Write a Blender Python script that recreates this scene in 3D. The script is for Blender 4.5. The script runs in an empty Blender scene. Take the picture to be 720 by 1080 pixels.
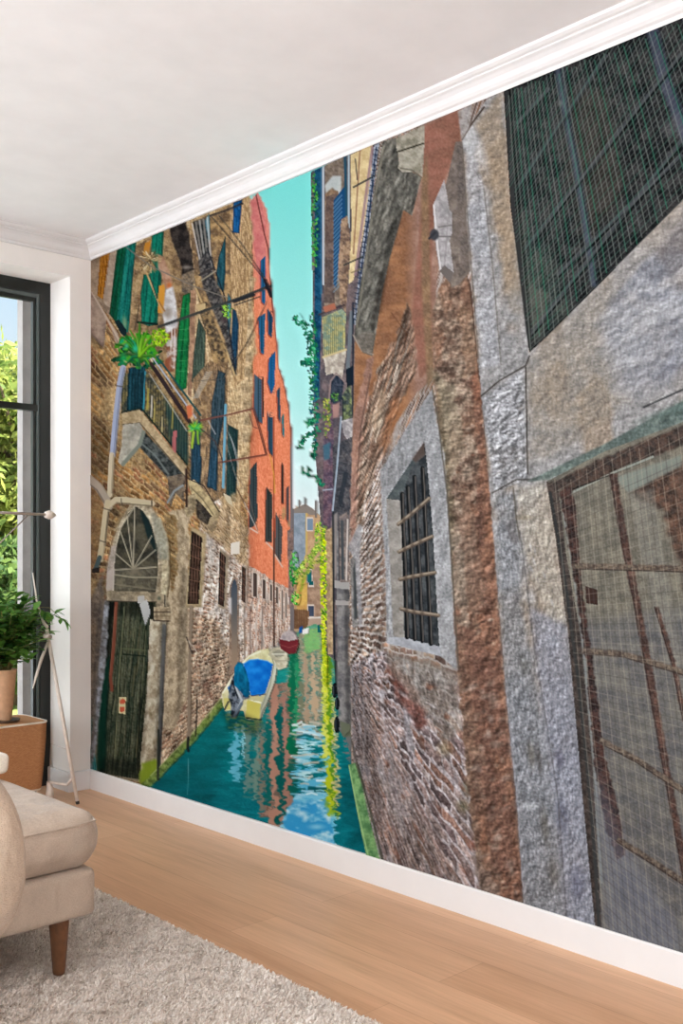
import bpy, bmesh, math, random
import numpy as np
from mathutils import Vector, Matrix

random.seed(7)
rng = np.random.default_rng(7)
scene = bpy.context.scene
COL = scene.collection

# ------------------------------------------------------------------ measures
FPX = 1083.0                     # focal length in photo pixels (frame 720 x 1080)
CXP, CYP = 360.0, 580.0          # vanishing centre of the level camera
ANG = math.radians(43.05)        # camera heading, from the mural wall's direction
FW = (math.sin(ANG), math.cos(ANG))
RT = (math.cos(ANG), -math.sin(ANG))
CAMZ = 1.2
WX = 2.613                       # mural wall plane x
BY = 4.645                       # window wall plane y
ZC0, ZCEIL = 2.658, 2.738        # cornice bottom, ceiling
ZB = 0.096                       # baseboard top
YEND = 1.07                      # where the paper ends (outside the view)

def wall_from_print(x, y):
    """print coordinates (as measured on the picture) -> (Y, Z) on the mural wall"""
    t = (x - CXP) / FPX
    d = WX / (FW[0] + t * RT[0])
    return (FW[1] + t * RT[1]) * d, CAMZ - (y - CYP) * d / FPX

def print_from_wall(Y, Z):
    d = FW[0] * WX + FW[1] * Y
    l = RT[0] * WX + RT[1] * Y
    return CXP + FPX * l / d, CYP - (Z - CAMZ) * FPX / d

# ------------------------------------------------------------------ the print: a painter working on an array
S = 2
PX0, PY0, PX1, PY1 = 92, -115, 862, 1090
CW, CH = (PX1 - PX0) * S, (PY1 - PY0) * S
cv = np.zeros((CH, CW, 3), np.float32) + 110.0

def hash2(ix, iy, seed):
    h = (ix.astype(np.int64) * 374761393 + iy.astype(np.int64) * 668265263 + seed * 974634777) & 0xFFFFFFFF
    h = ((h ^ (h >> 13)) * 1274126177) & 0xFFFFFFFF
    h = ((h ^ (h >> 16)) * 2246822519) & 0xFFFFFFFF
    return ((h ^ (h >> 15)) & 0xFFFF).astype(np.float32) / 65535.0

def vnoise(x, y, seed=0):
    ix = np.floor(x); iy = np.floor(y)
    fx = x - ix; fy = y - iy
    fx = fx * fx * (3 - 2 * fx); fy = fy * fy * (3 - 2 * fy)
    a = hash2(ix, iy, seed); b = hash2(ix + 1, iy, seed)
    c = hash2(ix, iy + 1, seed); d = hash2(ix + 1, iy + 1, seed)
    return (a + (b - a) * fx) * (1 - fy) + (c + (d - c) * fx) * fy

def fbm(x, y, seed=0, n=4, g=0.55):
    s = 0.0; a = 1.0; t = 0.0
    for k in range(n):
        s = s + a * vnoise(x * 2 ** k, y * 2 ** k, seed + 17 * k)
        t += a; a *= g
    return s / t          # 0..1 about .5

def P(s):
    if isinstance(s, str):
        return np.array([[float(v) for v in p.split(',')] for p in s.split()], np.float64)
    return np.array(s, np.float64)

def win(x0, y0, x1, y1):
    i0 = max(0, int((x0 - PX0) * S)); i1 = min(CW, int((x1 - PX0) * S) + 2)
    j0 = max(0, int((y0 - PY0) * S)); j1 = min(CH, int((y1 - PY0) * S) + 2)
    if i1 <= i0 or j1 <= j0: return None
    X, Y = np.meshgrid(PX0 + (np.arange(i0, i1) + .5) / S, PY0 + (np.arange(j0, j1) + .5) / S)
    return slice(j0, j1), slice(i0, i1), X, Y

def inside(X, Y, pts):
    m = np.zeros(X.shape, bool)
    n = len(pts)
    for i in range(n):
        x0, y0 = pts[i]; x1, y1 = pts[(i + 1) % n]
        if y0 == y1: continue
        c = (Y >= min(y0, y1)) & (Y < max(y0, y1))
        m ^= c & (X < x0 + (Y - y0) * (x1 - x0) / (y1 - y0))
    return m

def blur(a, r):
    k = int(round(r * S))
    if k < 1: return a
    for ax in (0, 1):
        p = np.pad(a, [(k + 1, k) if q == ax else (0, 0) for q in (0, 1)], mode='edge')
        c = np.cumsum(p, axis=ax)
        n = 2 * k + 1
        a = (np.take(c, range(n, c.shape[ax]), axis=ax) - np.take(c, range(0, c.shape[ax] - n), axis=ax)) / n
    return a

def put(sl, col, a):
    if callable(col): col = col(sl[2], sl[3])
    col = np.asarray(col, np.float32)
    t = cv[sl[0], sl[1]]
    cv[sl[0], sl[1]] = t + (col - t) * a[..., None]

def fill(pts, col, a=1.0, soft=0.0, rough=0.0, rs=6.0, seed=1):
    """fill a polygon; rough ragged edge in px, soft blurred edge in px"""
    p = P(pts)
    m = rough + soft * 2 + 1
    w = win(p[:, 0].min() - m, p[:, 1].min() - m, p[:, 0].max() + m, p[:, 1].max() + m)
    if w is None: return
    X, Y = w[2], w[3]
    if rough:
        X = X + (fbm(X / rs, Y / rs, seed, 3) - .5) * 2.6 * rough
        Y = Y + (fbm(w[2] / rs, Y / rs, seed + 50, 3) - .5) * 2.6 * rough
    k = inside(X, Y, p).astype(np.float32)
    if soft: k = blur(blur(k, soft * .6), soft * .6)
    put(w, col, k * a)

def stroke(pts, wd, col, a=1.0, soft=.35, w2=None):
    """a line of width wd (tapering to w2)"""
    p = P(pts); w2 = wd if w2 is None else w2
    m = max(wd, w2) + 2
    w = win(p[:, 0].min() - m, p[:, 1].min() - m, p[:, 0].max() + m, p[:, 1].max() + m)
    if w is None: return
    X, Y = w[2], w[3]; best = np.zeros(X.shape, np.float32)
    n = len(p) - 1
    for i in range(n):
        d = p[i + 1] - p[i]; L = max(1e-6, d @ d)
        t = np.clip(((X - p[i, 0]) * d[0] + (Y - p[i, 1]) * d[1]) / L, 0, 1)
        r = np.hypot(X - p[i, 0] - t * d[0], Y - p[i, 1] - t * d[1])
        hw = (wd + (w2 - wd) * (i + t) / n) / 2
        best = np.maximum(best, np.clip((hw + soft - r) / (2 * soft), 0, 1) * np.minimum(1, hw / .3 + .25))
    put(w, col, best * a)

def blob(cx, cy, rx, ry, col, a=1.0, rot=0.0, hard=.0):
    R = max(rx, ry) * 1.6
    w = win(cx - R, cy - R, cx + R, cy + R)
    if w is None: return
    c, s = math.cos(rot), math.sin(rot)
    u = ((w[2] - cx) * c + (w[3] - cy) * s) / rx; v = (-(w[2] - cx) * s + (w[3] - cy) * c) / ry
    k = np.clip((1.5 - np.hypot(u, v)) / (1.5 - hard), 0, 1)
    k = k * k * (3 - 2 * k)
    put(w, col, k * a)

def shade(pts, f, soft=3.0, rough=0.0, rs=8, seed=3):
    """darken / lighten the print inside a polygon"""
    p = P(pts); m = soft * 2 + rough + 1
    w = win(p[:, 0].min() - m, p[:, 1].min() - m, p[:, 0].max() + m, p[:, 1].max() + m)
    if w is None: return
    X, Y = w[2], w[3]
    if rough:
        X = X + (fbm(X / rs, Y / rs, seed, 3) - .5) * 2.6 * rough
        Y = Y + (fbm(w[2] / rs, Y / rs, seed + 50, 3) - .5) * 2.6 * rough
    k = blur(blur(inside(X, Y, p).astype(np.float32), soft * .6), soft * .6)[..., None]
    t = cv[w[0], w[1]]
    cv[w[0], w[1]] = np.clip(t * (1 + (f - 1) * k), 0, 255)

def lerp(a, b, t):
    return np.asarray(a, np.float32) + (np.asarray(b, np.float32) - np.asarray(a, np.float32)) * np.clip(t, 0, 1)[..., None]

def homog(q, uv):
    A = []
    for (x, y), (u, v) in zip(q, uv):
        A.append([x, y, 1, 0, 0, 0, -u * x, -u * y, -u]); A.append([0, 0, 0, x, y, 1, -v * x, -v * y, -v])
    return np.linalg.svd(np.array(A, float))[2][-1].reshape(3, 3)

def apply_h(H, X, Y):
    w = H[2, 0] * X + H[2, 1] * Y + H[2, 2]
    return (H[0, 0] * X + H[0, 1] * Y + H[0, 2]) / w, (H[1, 0] * X + H[1, 1] * Y + H[1, 2]) / w

def isect(p, q, r, s):
    (x1, y1), (x2, y2), (x3, y3), (x4, y4) = p, q, r, s
    d = (x1 - x2) * (y3 - y4) - (y1 - y2) * (x3 - x4)
    a = x1 * y2 - y1 * x2; b = x3 * y4 - y3 * x4
    return ((a * (x3 - x4) - (x1 - x2) * b) / d, (a * (y3 - y4) - (y1 - y2) * b) / d)

DV, VV = (332., 662.), (368., -1530.)    # the printed view's own vanishing points
def wallmap(va, vb, ha, hb, u, v):
    q = [isect(VV, va, DV, ha), isect(VV, vb, DV, ha), isect(VV, vb, DV, hb), isect(VV, va, DV, hb)]
    return homog(q, [(0, v), (u, v), (u, 0), (0, 0)])
HR = wallmap((409, 600), (480, 600), (457, 410), (466, 690), 1.6, 2.0)      # right-hand house front
HL = wallmap((115, 600), (230, 600), (203, 559), (198, 637), 3.9, 1.3)      # left-hand house fronts

def stone(c1, c2, sc=9, seed=1, con=1.0, H=None, sx=1.0, grit=22):
    """weathered stone / plaster: two tones mixed by noise with a fine grit"""
    def f(X, Y):
        if H is not None:
            U, V = apply_h(H, X, Y); U = U * sx * 10; V = V * 10
        else:
            U, V = X * sx / sc, Y / sc
        n = fbm(U, V, seed, 5, .62)
        c = lerp(c1, c2, (n - .5) * 3.0 * con + .5)
        g = (fbm(X / 1.7, Y / 1.7, seed + 9, 2, .7) - .5) * grit * 2
        return c + g[..., None]
    return f

def brick(H, cols, mortar, bw=.23, bh=.072, m=.13, seed=1, wob=.02, grit=20, cover=0.0, covcol=None, covsc=1.0):
    """courses of individually coloured bricks in the printed wall's own perspective"""
    cols = np.array(cols, np.float32)
    def f(X, Y):
        U, V = apply_h(H, X, Y)
        du = (fbm(U * 5, V * 5, seed + 3, 3) - .5) * wob * 4; dv = (fbm(U * 5, V * 5, seed + 4, 3) - .5) * wob * 2.4
        u, v = U + du, V + dv
        row = np.floor(v / bh); off = (row % 2) * .5 + hash2(row, row * 0, seed) * .3
        cl = np.floor(u / bw + off)
        fu = u / bw + off - cl; fv = v / bh - row
        k = hash2(cl, row, seed + 5); k2 = hash2(cl, row, seed + 6)
        c = cols[np.minimum((k * len(cols)).astype(int), len(cols) - 1)] * (.78 + .44 * k2)[..., None]
        e = np.minimum(np.minimum(fu, 1 - fu) * bw / bh, np.minimum(fv, 1 - fv))
        mm = np.clip((m * (.7 + .9 * fbm(U * 9, V * 9, seed + 8, 2)) - e) / .08 + .5, 0, 1)
        c = c * (.86 + .28 * np.clip(fv, 0, 1))[..., None]
        c = lerp(c, np.asarray(mortar, np.float32), mm) if not callable(mortar) else c
        if cover:
            n = fbm(U * covsc * 3, V * covsc * 3, seed + 20, 5, .6)
            c = lerp(c, np.asarray(covcol, np.float32), (n - 1 + cover) * 9)
        g = (fbm(X / 1.6, Y / 1.6, seed + 9, 2, .7) - .5) * grit * 2
        l = (fbm(U * 2.2, V * 2.2, seed + 30, 4) - .5) * .7
        return c * (1 + l)[..., None] + g[..., None]
    return f

def planks(c1, c2, axis_pts, wd, seed=1, grit=14):
    (ax, ay), (bx, by) = axis_pts
    L = math.hypot(bx - ax, by - ay); dx, dy = (bx - ax) / L, (by - ay) / L
    def f(X, Y):
        s = (X - ax) * dx + (Y - ay) * dy; t = -(X - ax) * dy + (Y - ay) * dx
        b = np.floor(t / wd); fr = t / wd - b
        k = hash2(b, b * 0, seed)
        n = fbm(s / 14, t / 1.3, seed, 4)
        c = lerp(c1, c2, (n - .5) * 2.2 + .5 + (k - .5) * .7)
        c = c * (1 - .26 * (np.minimum(fr, 1 - fr) < .12))[..., None]
        return c + ((fbm(X / 1.6, Y / 1.6, seed + 9, 2) - .5) * grit * 2)[..., None]
    return f

def vgrad(y0, c0, y1, c1):
    return lambda X, Y: lerp(c0, c1, (Y - y0) / (y1 - y0))

# ------------------------------------------------------------------ parts of the print (name, outline) kept for the meshes
PRINT = []          # dicts: name, polys, parent index, label
def part(name, polys, parent=None, label=None, cell=1.0):
    if not isinstance(polys, list) or (polys and not isinstance(polys[0], (str, np.ndarray, list))):
        polys = [polys]
    PRINT.append(dict(name=name, polys=[P(q) for q in polys], parent=parent, label=label, cell=cell))
    return len(PRINT) - 1

def ribbon(pts, wd, w2=None):
    """outline of a stroke as one quad per segment"""
    p = P(pts); w2 = wd if w2 is None else w2
    L = []; R = []
    n = len(p)
    for i in range(n):
        d = (p[min(i + 1, n - 1)] - p[max(i - 1, 0)]); d = d / max(1e-6, np.hypot(*d))
        w = (wd + (w2 - wd) * i / (n - 1)) / 2
        L.append(p[i] + w * np.array([-d[1], d[0]])); R.append(p[i] - w * np.array([-d[1], d[0]]))
    return np.array(L + R[::-1])

def ellipse(cx, cy, rx, ry, n=18, rot=0.0):
    a = np.linspace(0, 2 * math.pi, n, endpoint=False)
    x, y = rx * np.cos(a), ry * np.sin(a)
    return np.stack([cx + x * math.cos(rot) - y * math.sin(rot), cy + x * math.sin(rot) + y * math.cos(rot)], 1)

def leafy(cx, cy, rx, ry, n, cols, seed, sz=(2, 5), rot=None):
    r = random.Random(seed)
    for i in range(n):
        a = r.uniform(0, 6.283); q = math.sqrt(r.random())
        x, y = cx + rx * q * math.cos(a), cy + ry * q * math.sin(a)
        l = r.uniform(*sz); t = r.uniform(0, 6.283) if rot is None else rot + r.uniform(-.7, .7)
        c = r.choice(cols); f = r.uniform(.75, 1.2)
        fill(ellipse(x, y, l * .5, l * .26, 8, t), [v * f for v in c])

def relief(pts, sc, k, seed=1, sx=1.0, sy=1.0, soft=2.0, rot=0.0, n=3, d=.8):
    """printed light catching a rough surface: emboss of a noise height field"""
    p = P(pts); m = soft * 2 + 1
    w = win(p[:, 0].min() - m, p[:, 1].min() - m, p[:, 0].max() + m, p[:, 1].max() + m)
    X, Y = w[2], w[3]; cr, sr = math.cos(rot), math.sin(rot)
    def h(x, y):
        u = (x * cr + y * sr) / (sc * sx); v = (-x * sr + y * cr) / (sc * sy); return fbm(u, v, seed, n, .6)
    e = (h(X + d, Y + d) - h(X - d, Y - d)) * sc / d
    q = blur(inside(X, Y, p).astype(np.float32), soft)
    t = cv[w[0], w[1]]; cv[w[0], w[1]] = np.clip(t * (1 - np.clip(e * k, -.6, .6) * q)[..., None], 0, 255)

def warp(pts, amp, sx, sy, seed, soft=1.5):
    """pull the print sideways row by row inside a polygon (wavering reflections)"""
    p = P(pts); w = win(p[:, 0].min(), p[:, 1].min(), p[:, 0].max(), p[:, 1].max()); X, Y = w[2], w[3]
    q = blur(inside(X, Y, p).astype(np.float32), soft); q = np.clip(q * 2 - 1, 0, 1)
    s = .22 + np.clip((Y - 670) / 170, 0, 1.2)
    D = ((fbm(X / (sx * s), Y / (sy * s), seed, 3, .6) - .5) * amp * 3.2 * s * q * S).astype(int)
    E = ((fbm(X / (sx * s) + 9, Y / (sy * s * 1.3), seed + 5, 2, .6) - .5) * amp * 1.0 * s * q * S).astype(int)
    t = cv[w[0], w[1]].copy(); jj, ii = np.indices(X.shape)
    cv[w[0], w[1]] = t[np.clip(jj + E, 0, X.shape[0] - 1), np.clip(ii + D, 0, X.shape[1] - 1)]

def unsharp(r, k):
    g = cv.mean(2); e = k * (g - blur(g, r))
    for ch in range(3): cv[..., ch] = np.clip(cv[..., ch] + e, 3, 252)

def squig(x0, y0, x1, y1, w, amp, wl, col, a=.9, seed=1):
    """a wavering ribbon of reflection, wider and longer-waved towards the near end"""
    pts = []
    ys = np.arange(y0, y1, 1.2); t = (ys - y0) / max(1, y1 - y0); s = .6 + .6 * t
    n1 = vnoise(ys / (wl * .42 * s), ys * 0 + seed * 7.3, seed) - .5; n2 = vnoise(ys / (wl * .2 * s), ys * 0 + seed * 3.1, seed + 40) - .5
    pts = list(zip(x0 + (x1 - x0) * t + amp * s * (2.6 * n1 + .8 * n2), ys))
    for k in range(0, len(pts) - 2, 2):
        f = .35 + .95 * abs(math.sin(k * .17 + seed) * math.cos(k * .063 + seed * 2))
        stroke(pts[k:k + 3], w * f, col, a, .5)
# ================================================================== THE PRINTED VIEW: a narrow canal between old houses
# ---- sky
SKY = "240,150 420,100 400,560 250,560"
fill("230,120 430,60 420,600 230,600", lambda X, Y: np.where((Y < 430)[..., None], vgrad(200, (126, 224, 216), 430, (176, 231, 226))(X, Y), vgrad(430, (176, 231, 226), 530, (222, 236, 236))(X, Y)))
part('sky', SKY, None, 'printed strip of turquoise sky between the houses', 3)

# ---- far end of the canal
fill("305,540 309,537 322,531 332,538 342,549 345,665 305,665", stone((196, 160, 122), (168, 132, 100), 7, 3, grit=8))
fill("307,539 322,531 333,539 333,543 307,542", (140, 128, 120))
fill("308,541 322.5,541 322.5,600 308,600", stone((150, 160, 172), (128, 140, 152), 6, 4, grit=8))
fill("322.5,541 324.5,541 324.5,600 322.5,600", (205, 170, 90))
for x0, x1, y0, y1 in ((315, 316.4, 527, 536), (321, 322.6, 525, 534), (332, 334.6, 528, 546)):
    fill([(x0, y0), (x1, y0), (x1, y1), (x0, y1)], (120, 112, 108))
fill("313,606 324,606 325,648 313,648", stone((222, 180, 92), (196, 150, 84), 5, 5, grit=8))
fill("324,598 339,598 340,660 324,660", stone((178, 146, 122), (150, 120, 100), 5, 6, grit=10))
for q, c in (("324,547 330,547 330,559 324,559", (120, 140, 160)), ("325.6,602 330,601 330.5,617 325.8,617", (30, 110, 112)),
             ("325,639 331,639 331,650 325,650", (70, 80, 100))):
    x = P(q); fill(x + (x - x.mean(0)) * .25, (205, 190, 178)); fill(q, c)
fill("308,642 326,644 326,662 308,664", stone((150, 112, 80), (120, 86, 60), 3, 8, grit=8))
for k in range(8): stroke([(309 + k * 2.1, 643), (309 + k * 2.1, 663)], .9, (96, 70, 52))
stroke([(326, 652), (340, 651)], 1.6, (214, 205, 196)); fill("326,653 340,652 340,662 324,663", (176, 150, 130))
far = part('far_house', "305,540 309,537 315,535 315,527 316.4,527 316.4,533 322,531 332,537 332,528 334.6,528 334.6,542 342,549 345,665 305,665", None, 'printed tan house with chimneys at the far end of the canal')
part('window', ["324,547 330,547 330,559 324,559"], far); part('window', ["325.6,602 330,601 330.5,617 325.8,617"], far); part('window', ["325,639 331,639 331,650 325,650"], far)

# ---- water
WATER = "92,835 160,824 207,777 233,744 262,722 290,692 318,664 332,658 342,661 352,700 360,760 372,806 388,850 402,905 430,930 430,990 92,990"
def water(X, Y):
    d = np.clip((Y - 660) / 220, 0, 1)
    c = lerp((86, 150, 116), (6, 126, 128), np.clip(d * 3.2, 0, 1))
    c = lerp(c, (6, 110, 120), np.clip((Y - 760) / 90, 0, 1))
    n = fbm(X / 22, Y / 5.5, 31, 4)
    m = fbm(X / 60 + 4, Y / 40, 33, 3)
    c = c * (.72 + .36 * n + .26 * m)[..., None]
    return c + ((fbm(X / 1.8, Y / 1.1, 34, 2) - .5) * 20)[..., None]
fill(WATER, water)
def ripple(poly, col, a=1.0, amp=5.0, lx=9.0, ly=3.2, seed=5, thr=.0):
    """a wavering reflection: the outline is pulled sideways row by row"""
    p = P(poly); w = win(p[:, 0].min() - amp * 2, p[:, 1].min() - 4, p[:, 0].max() + amp * 2, p[:, 1].max() + 4)
    X, Y = w[2], w[3]
    sc = .35 + np.clip((Y - 660) / 160, 0, 1.3)
    X2 = X + (fbm(X / (lx * 3) + 3, Y / (ly * sc), seed, 3, .6) - .5) * amp * 2.6 * sc
    k = inside(X2, Y, p).astype(np.float32)
    if thr: k = k * (fbm(X / lx / sc, Y / ly / sc * .8, seed + 7, 3) > thr)
    k = blur(k, .5)
    put(w, col, k * a)
# shaded left half under the houses, right strip
shade("92,835 160,824 233,744 250,735 240,780 225,860 250,900 150,900", .80, 10)
# reflected house walls in the far channel
ripple("318,664 340,662 342,690 346,730 338,780 312,775 300,730 308,690", lambda X, Y: stone((196, 160, 128), (146, 128, 108), 4, 41, 1.3)(X, Y), .85, 3, 6, 2.2, 6, .38)
ripple("320,664 336,663 338,684 322,690", (126, 196, 110), .8, 2, 5, 2, 9, .3)
ripple("306,690 314,680 318,720 312,770 302,760 304,720", (14, 118, 82), .85, 3, 6, 2.5, 11, .36)
ripple("286,722 312,716 318,760 314,800 306,850 296,880 280,862 284,800 282,760", lambda X, Y: stone((176, 122, 100), (132, 98, 86), 8, 43)(X, Y), .9, 5, 8, 7, 13, .36)
ripple("262,752 284,752 290,800 286,850 262,840 256,790", lambda X, Y: stone((70, 118, 112), (120, 112, 96), 9, 45)(X, Y), .55, 6, 9, 5, 15, .46)
ripple("294,782 312,770 314,830 300,868 290,850", (6, 98, 84), .8, 5, 8, 5, 17, .48)
# reflected sky
skyrefl = lambda X, Y: lerp((96, 188, 226), (206, 236, 240), (fbm(X / 16, Y / 9, 51, 4) - .42) * 3.4)
ripple("310,772 322,765 346,768 352,800 350,842 330,846 312,830", skyrefl, .9, 6, 8, 3.4, 19, .46)
ripple("304,842 322,836 346,842 352,870 354,905 330,905 296,868", skyrefl, .97, 5, 9, 4.5, 21)
ripple("242,766 256,764 256,826 246,822", (96, 176, 196), .7, 5, 6, 4, 23, .58)
ripple("320,735 340,730 346,768 322,768", lambda X, Y: stone((150, 190, 190), (196, 160, 130), 4, 47)(X, Y), .8, 4, 6, 3, 25, .5)
blob(322, 858, 9, 4, (222, 240, 242), .8); blob(338, 846, 6, 3, (214, 238, 244), .7); blob(330, 882, 12, 4, (60, 160, 214), .7); blob(318, 872, 9, 3, (80, 176, 220), .6)
# reflected ivy streak
IVR = "339,664 347,664 349,720 351,780 352,830 354,856 348,868 343,850 342,800 341,740"
ripple(IVR, lambda X, Y: stone((196, 206, 40), (96, 140, 30), 3, 53, 1.4)(X, Y), .95, 4, 6, 2.6, 27, .34)
ripple("347,690 352,690 356,770 357,850 352,846", lambda X, Y: stone((216, 186, 110), (120, 130, 90), 3, 55)(X, Y), .6, 4, 5, 3, 29, .45)
shade("356,770 372,806 388,850 400,905 410,930 366,915 362,840", .86, 5)
warp(WATER, 7.5, 20, 9, 301)
for x0, y0, x1, y1, w, am, wl, cl, sd in (
        (289, 722, 291, 872, 7, 4.5, 17, (178, 130, 110), 1), (300, 735, 303, 862, 5, 5, 15, (166, 120, 104), 2), (295, 745, 297, 868, 4.5, 4, 16, (8, 96, 92), 3),
        (283, 760, 281, 850, 4, 4, 18, (14, 104, 100), 4), (272, 762, 268, 846, 3.6, 5, 16, (112, 140, 128), 5), (262, 764, 260, 838, 3, 4, 15, (104, 136, 130), 6),
        (250, 762, 247, 826, 3.4, 5, 12, (96, 180, 204), 7), (256, 766, 256, 800, 2.2, 3, 10, (150, 206, 220), 8), (276, 770, 275, 856, 2.6, 4, 15, (130, 120, 104), 9),
        (309, 690, 308, 800, 4.5, 3, 10, (10, 112, 78), 10), (314, 700, 312, 780, 2.4, 3, 9, (40, 150, 100), 11), (322, 690, 324, 765, 4, 3, 9, (176, 150, 124), 12), (330, 690, 332, 762, 4, 3, 8, (196, 168, 136), 13), (318, 720, 318, 770, 3, 3, 8, (120, 124, 100), 14)):
    squig(x0, y0, x1, y1, w, am, wl, cl, .88, sd)
for k in range(46):
    x, y = random.uniform(311, 345), random.uniform(756, 842); l = random.uniform(3, 9)
    stroke([(x - l, y + random.uniform(-2, 2)), (x, y), (x + l, y + random.uniform(-3, 3))], random.uniform(1, 3), random.choice([(122, 200, 228), (170, 216, 232), (226, 238, 238), (14, 100, 104), (204, 190, 170)]), .8, .5)
fill("299,866 303,853 311,844 320,848 326,842 336,846 345,842 350,858 348,868 353,882 354,908 330,908 300,872", lambda X, Y: lerp((52, 158, 214), (196, 230, 238), (fbm(X / 14, Y / 9, 58, 4) - .44) * 4), .96, .8, 2.2, 7)
blob(318, 858, 7, 3.4, (214, 238, 242), .8); blob(334, 872, 9, 3, (176, 222, 236), .6)
squig(344, 668, 350, 862, 5, 3.4, 11, (186, 200, 34), .92, 21); squig(347, 690, 352, 850, 3, 4, 10, (96, 150, 40), .85, 22); squig(341, 700, 344, 800, 2.4, 3, 9, (222, 224, 90), .8, 23); squig(351, 720, 356, 850, 2, 4, 10, (214, 190, 130), .7, 24)
blob(350, 857, 5, 4, (150, 190, 40), .9); blob(345, 848, 3, 5, (120, 170, 40), .8)
wat = part('canal_water', WATER, None, 'printed teal canal water with rippled reflections')
part('sky_reflection', "304,842 322,836 346,842 352,870 354,905 330,905 296,868", wat, 'printed patch of blue sky mirrored in the water')
part('ivy_reflection', IVR, wat)

# ================================================================== LEFT HOUSES
# ---- orange house in the middle distance
OR = "262,215 272,203 281,221 284,237 284,283 287,310 291,350 294,388 299,402 305,432 307,462 308,505 309,560 308,668 255,700 250,420"
fill(OR, lambda X, Y: lerp(stone((232, 140, 102), (214, 118, 82), 10, 61, 1.0, HL, .6, 12)(X, Y), stone((228, 144, 130), (210, 124, 114), 9, 62, 1, HL, .6, 10)(X, Y), (330 - Y) / 90))
fill("262,215 273,204 280,232 281,300 274,300 268,260", stone((216, 130, 122), (196, 108, 106), 8, 63, grit=10))
shade("258,390 270,400 268,600 256,600", .86, 5)
# peeling lower edge and the brick plinth
fill("256,594 270,600 290,613 308,622 308,668 255,706", brick(HL, [(170, 120, 96), (150, 104, 84), (190, 150, 124), (196, 166, 150)], (186, 170, 158), cover=.5, covcol=(190, 176, 164), seed=64), rough=1.2, rs=4)
fill("306,440 310,470 310,665 306,668", (120, 112, 112)); fill("303,560 309,556 309,640 305,640", stone((150, 120, 108), (110, 96, 96), 4, 65))
for x0, y0, x1, y1 in ((267, 604, 271, 630), (277, 611, 280, 632), (285, 616, 287, 634), (291.6, 619, 293.4, 637), (297, 622, 298.6, 654), (301, 625, 302.4, 652)):
    fill([(x0 - .8, y0 - 1.5), (x1 + .8, y0 - .5), (x1 + .8, y1 + .8), (x0 - .8, y1)], (190, 172, 158))
    fill([(x0, y0), (x1, y0 + 1), (x1, y1), (x0, y1 - 1)], (84, 68, 62))
stroke([(270, 205), (279, 247), (283, 262), (288, 330)], 1.4, (120, 60, 58))
stroke([(294, 388), (299, 402), (305, 432), (308, 470)], 1.6, (150, 90, 78)); stroke([(288, 320), (294, 388)], 1.5, (168, 98, 84))
orange = part('orange_house', OR, None, 'printed tall orange house front on the left bank')
BLUE1, BLUE2, DK = (36, 96, 134), (64, 90, 108), (58, 70, 74)
for q, c in (("275,275 280,270 280,322 276,318", (36, 96, 140)), ("272.5,335 280,330 278.5,374 275,372", BLUE1), ("282.5,325 288,335 287,356 283,352", (40, 80, 112)),
             ("268.5,394 272,398 277.5,401 277,447 272.5,444 268,432", BLUE2), ("284,378 288,374 290.6,370 290,405 286.4,416 282.6,404", (30, 96, 146)),
             ("282,432 284,440 288,440 288,482 283.4,474", (48, 80, 100)), ("292.5,412 295.5,408 296,446 293.5,440", (60, 90, 110)), ("297.6,440 299.4,436 300,462 298,458", (40, 130, 140)),
             ("264,496 271,487 272,546 268,555 263,557", DK), ("281,513 287.5,522 287,572 280,571", (60, 66, 64)), ("291,540 298,556 297,594 290.6,584", (84, 84, 84)),
             ("297,487 299.6,493 299.4,532 297,530", (64, 58, 58)), ("302.5,515 305,512 305,552 302.6,548", (84, 84, 90)), ("277,400 278,396 278.4,440 277.2,440", (60, 60, 66))):
    x = P(q); cx = x[:, 0].mean()
    fill(x + np.array([-1.2, .8]), (150, 66, 46), .8, .4)
    fill(q, c)
    xm = .5 * (x[:, 0].min() + x[:, 0].max())
    stroke([(xm, x[:, 1].min() + 4), (xm, x[:, 1].max() - 4)], .7, [v * .6 for v in c])
    for yy in np.arange(x[:, 1].min() + 3, x[:, 1].max() - 2, 3.1): stroke([(xm + .5, yy), (x[:, 0].max() - .7, yy + 1)], .6, [v * .82 for v in c], .7)
    part('shutter', q, orange)
for a, b in (((281, 572), (289, 580)), ((264, 557), (272, 562)), ((290, 585), (298, 598))): stroke([a, b], 1.4, (196, 176, 160))
stroke([(289, 560), (289.4, 682)], 1.5, (92, 64, 56)); stroke([(289, 440), (289, 560)], 1.3, (150, 70, 46)); stroke([(285, 480), (289, 500), (290, 520)], 1.2, (206, 150, 60))
part('drainpipe', ribbon([(289, 440), (289, 560), (289.4, 682)], 1.8), orange)
blob(299.6, 539, 2.4, 5, (176, 140, 96)); blob(305, 552, 1.8, 4, (150, 124, 96)); fill("297,541 302,541 300,548 298,548", (170, 130, 90))

# ---- ochre brick house (near)
NEAR = "92,265 262,195 266,248 268,300 267,400 262,520 262,600 256,602 262,722 233,744 207,777 160,824 92,900"
fill(NEAR, brick(HL, [(146, 106, 62), (128, 92, 56), (160, 122, 76), (112, 84, 58), (142, 96, 66)], (150, 124, 88), seed=70, m=.12, cover=.44, covcol=(158, 130, 92), wob=.03))
# smooth plaster of the upper storeys
fill("128,262 262,200 268,300 267,400 264,500 250,540 214,520 196,420 170,300 140,290", stone((206, 180, 138), (164, 134, 98), 14, 71, 1.1, HL, .8, 16), .95, 1.5, 4, 12)
fill("246,226 264,214 266,300 266,400 262,470 254,470 250,330", stone((214, 188, 148), (180, 152, 116), 10, 72, 1, HL, .8, 12), .9, 1.5, 2, 8)
for y0 in range(236, 470, 17): shade([(256, y0), (266, y0 - 2), (266, y0 + 9), (257, y0 + 9)], .82, 2, 2)
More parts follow.
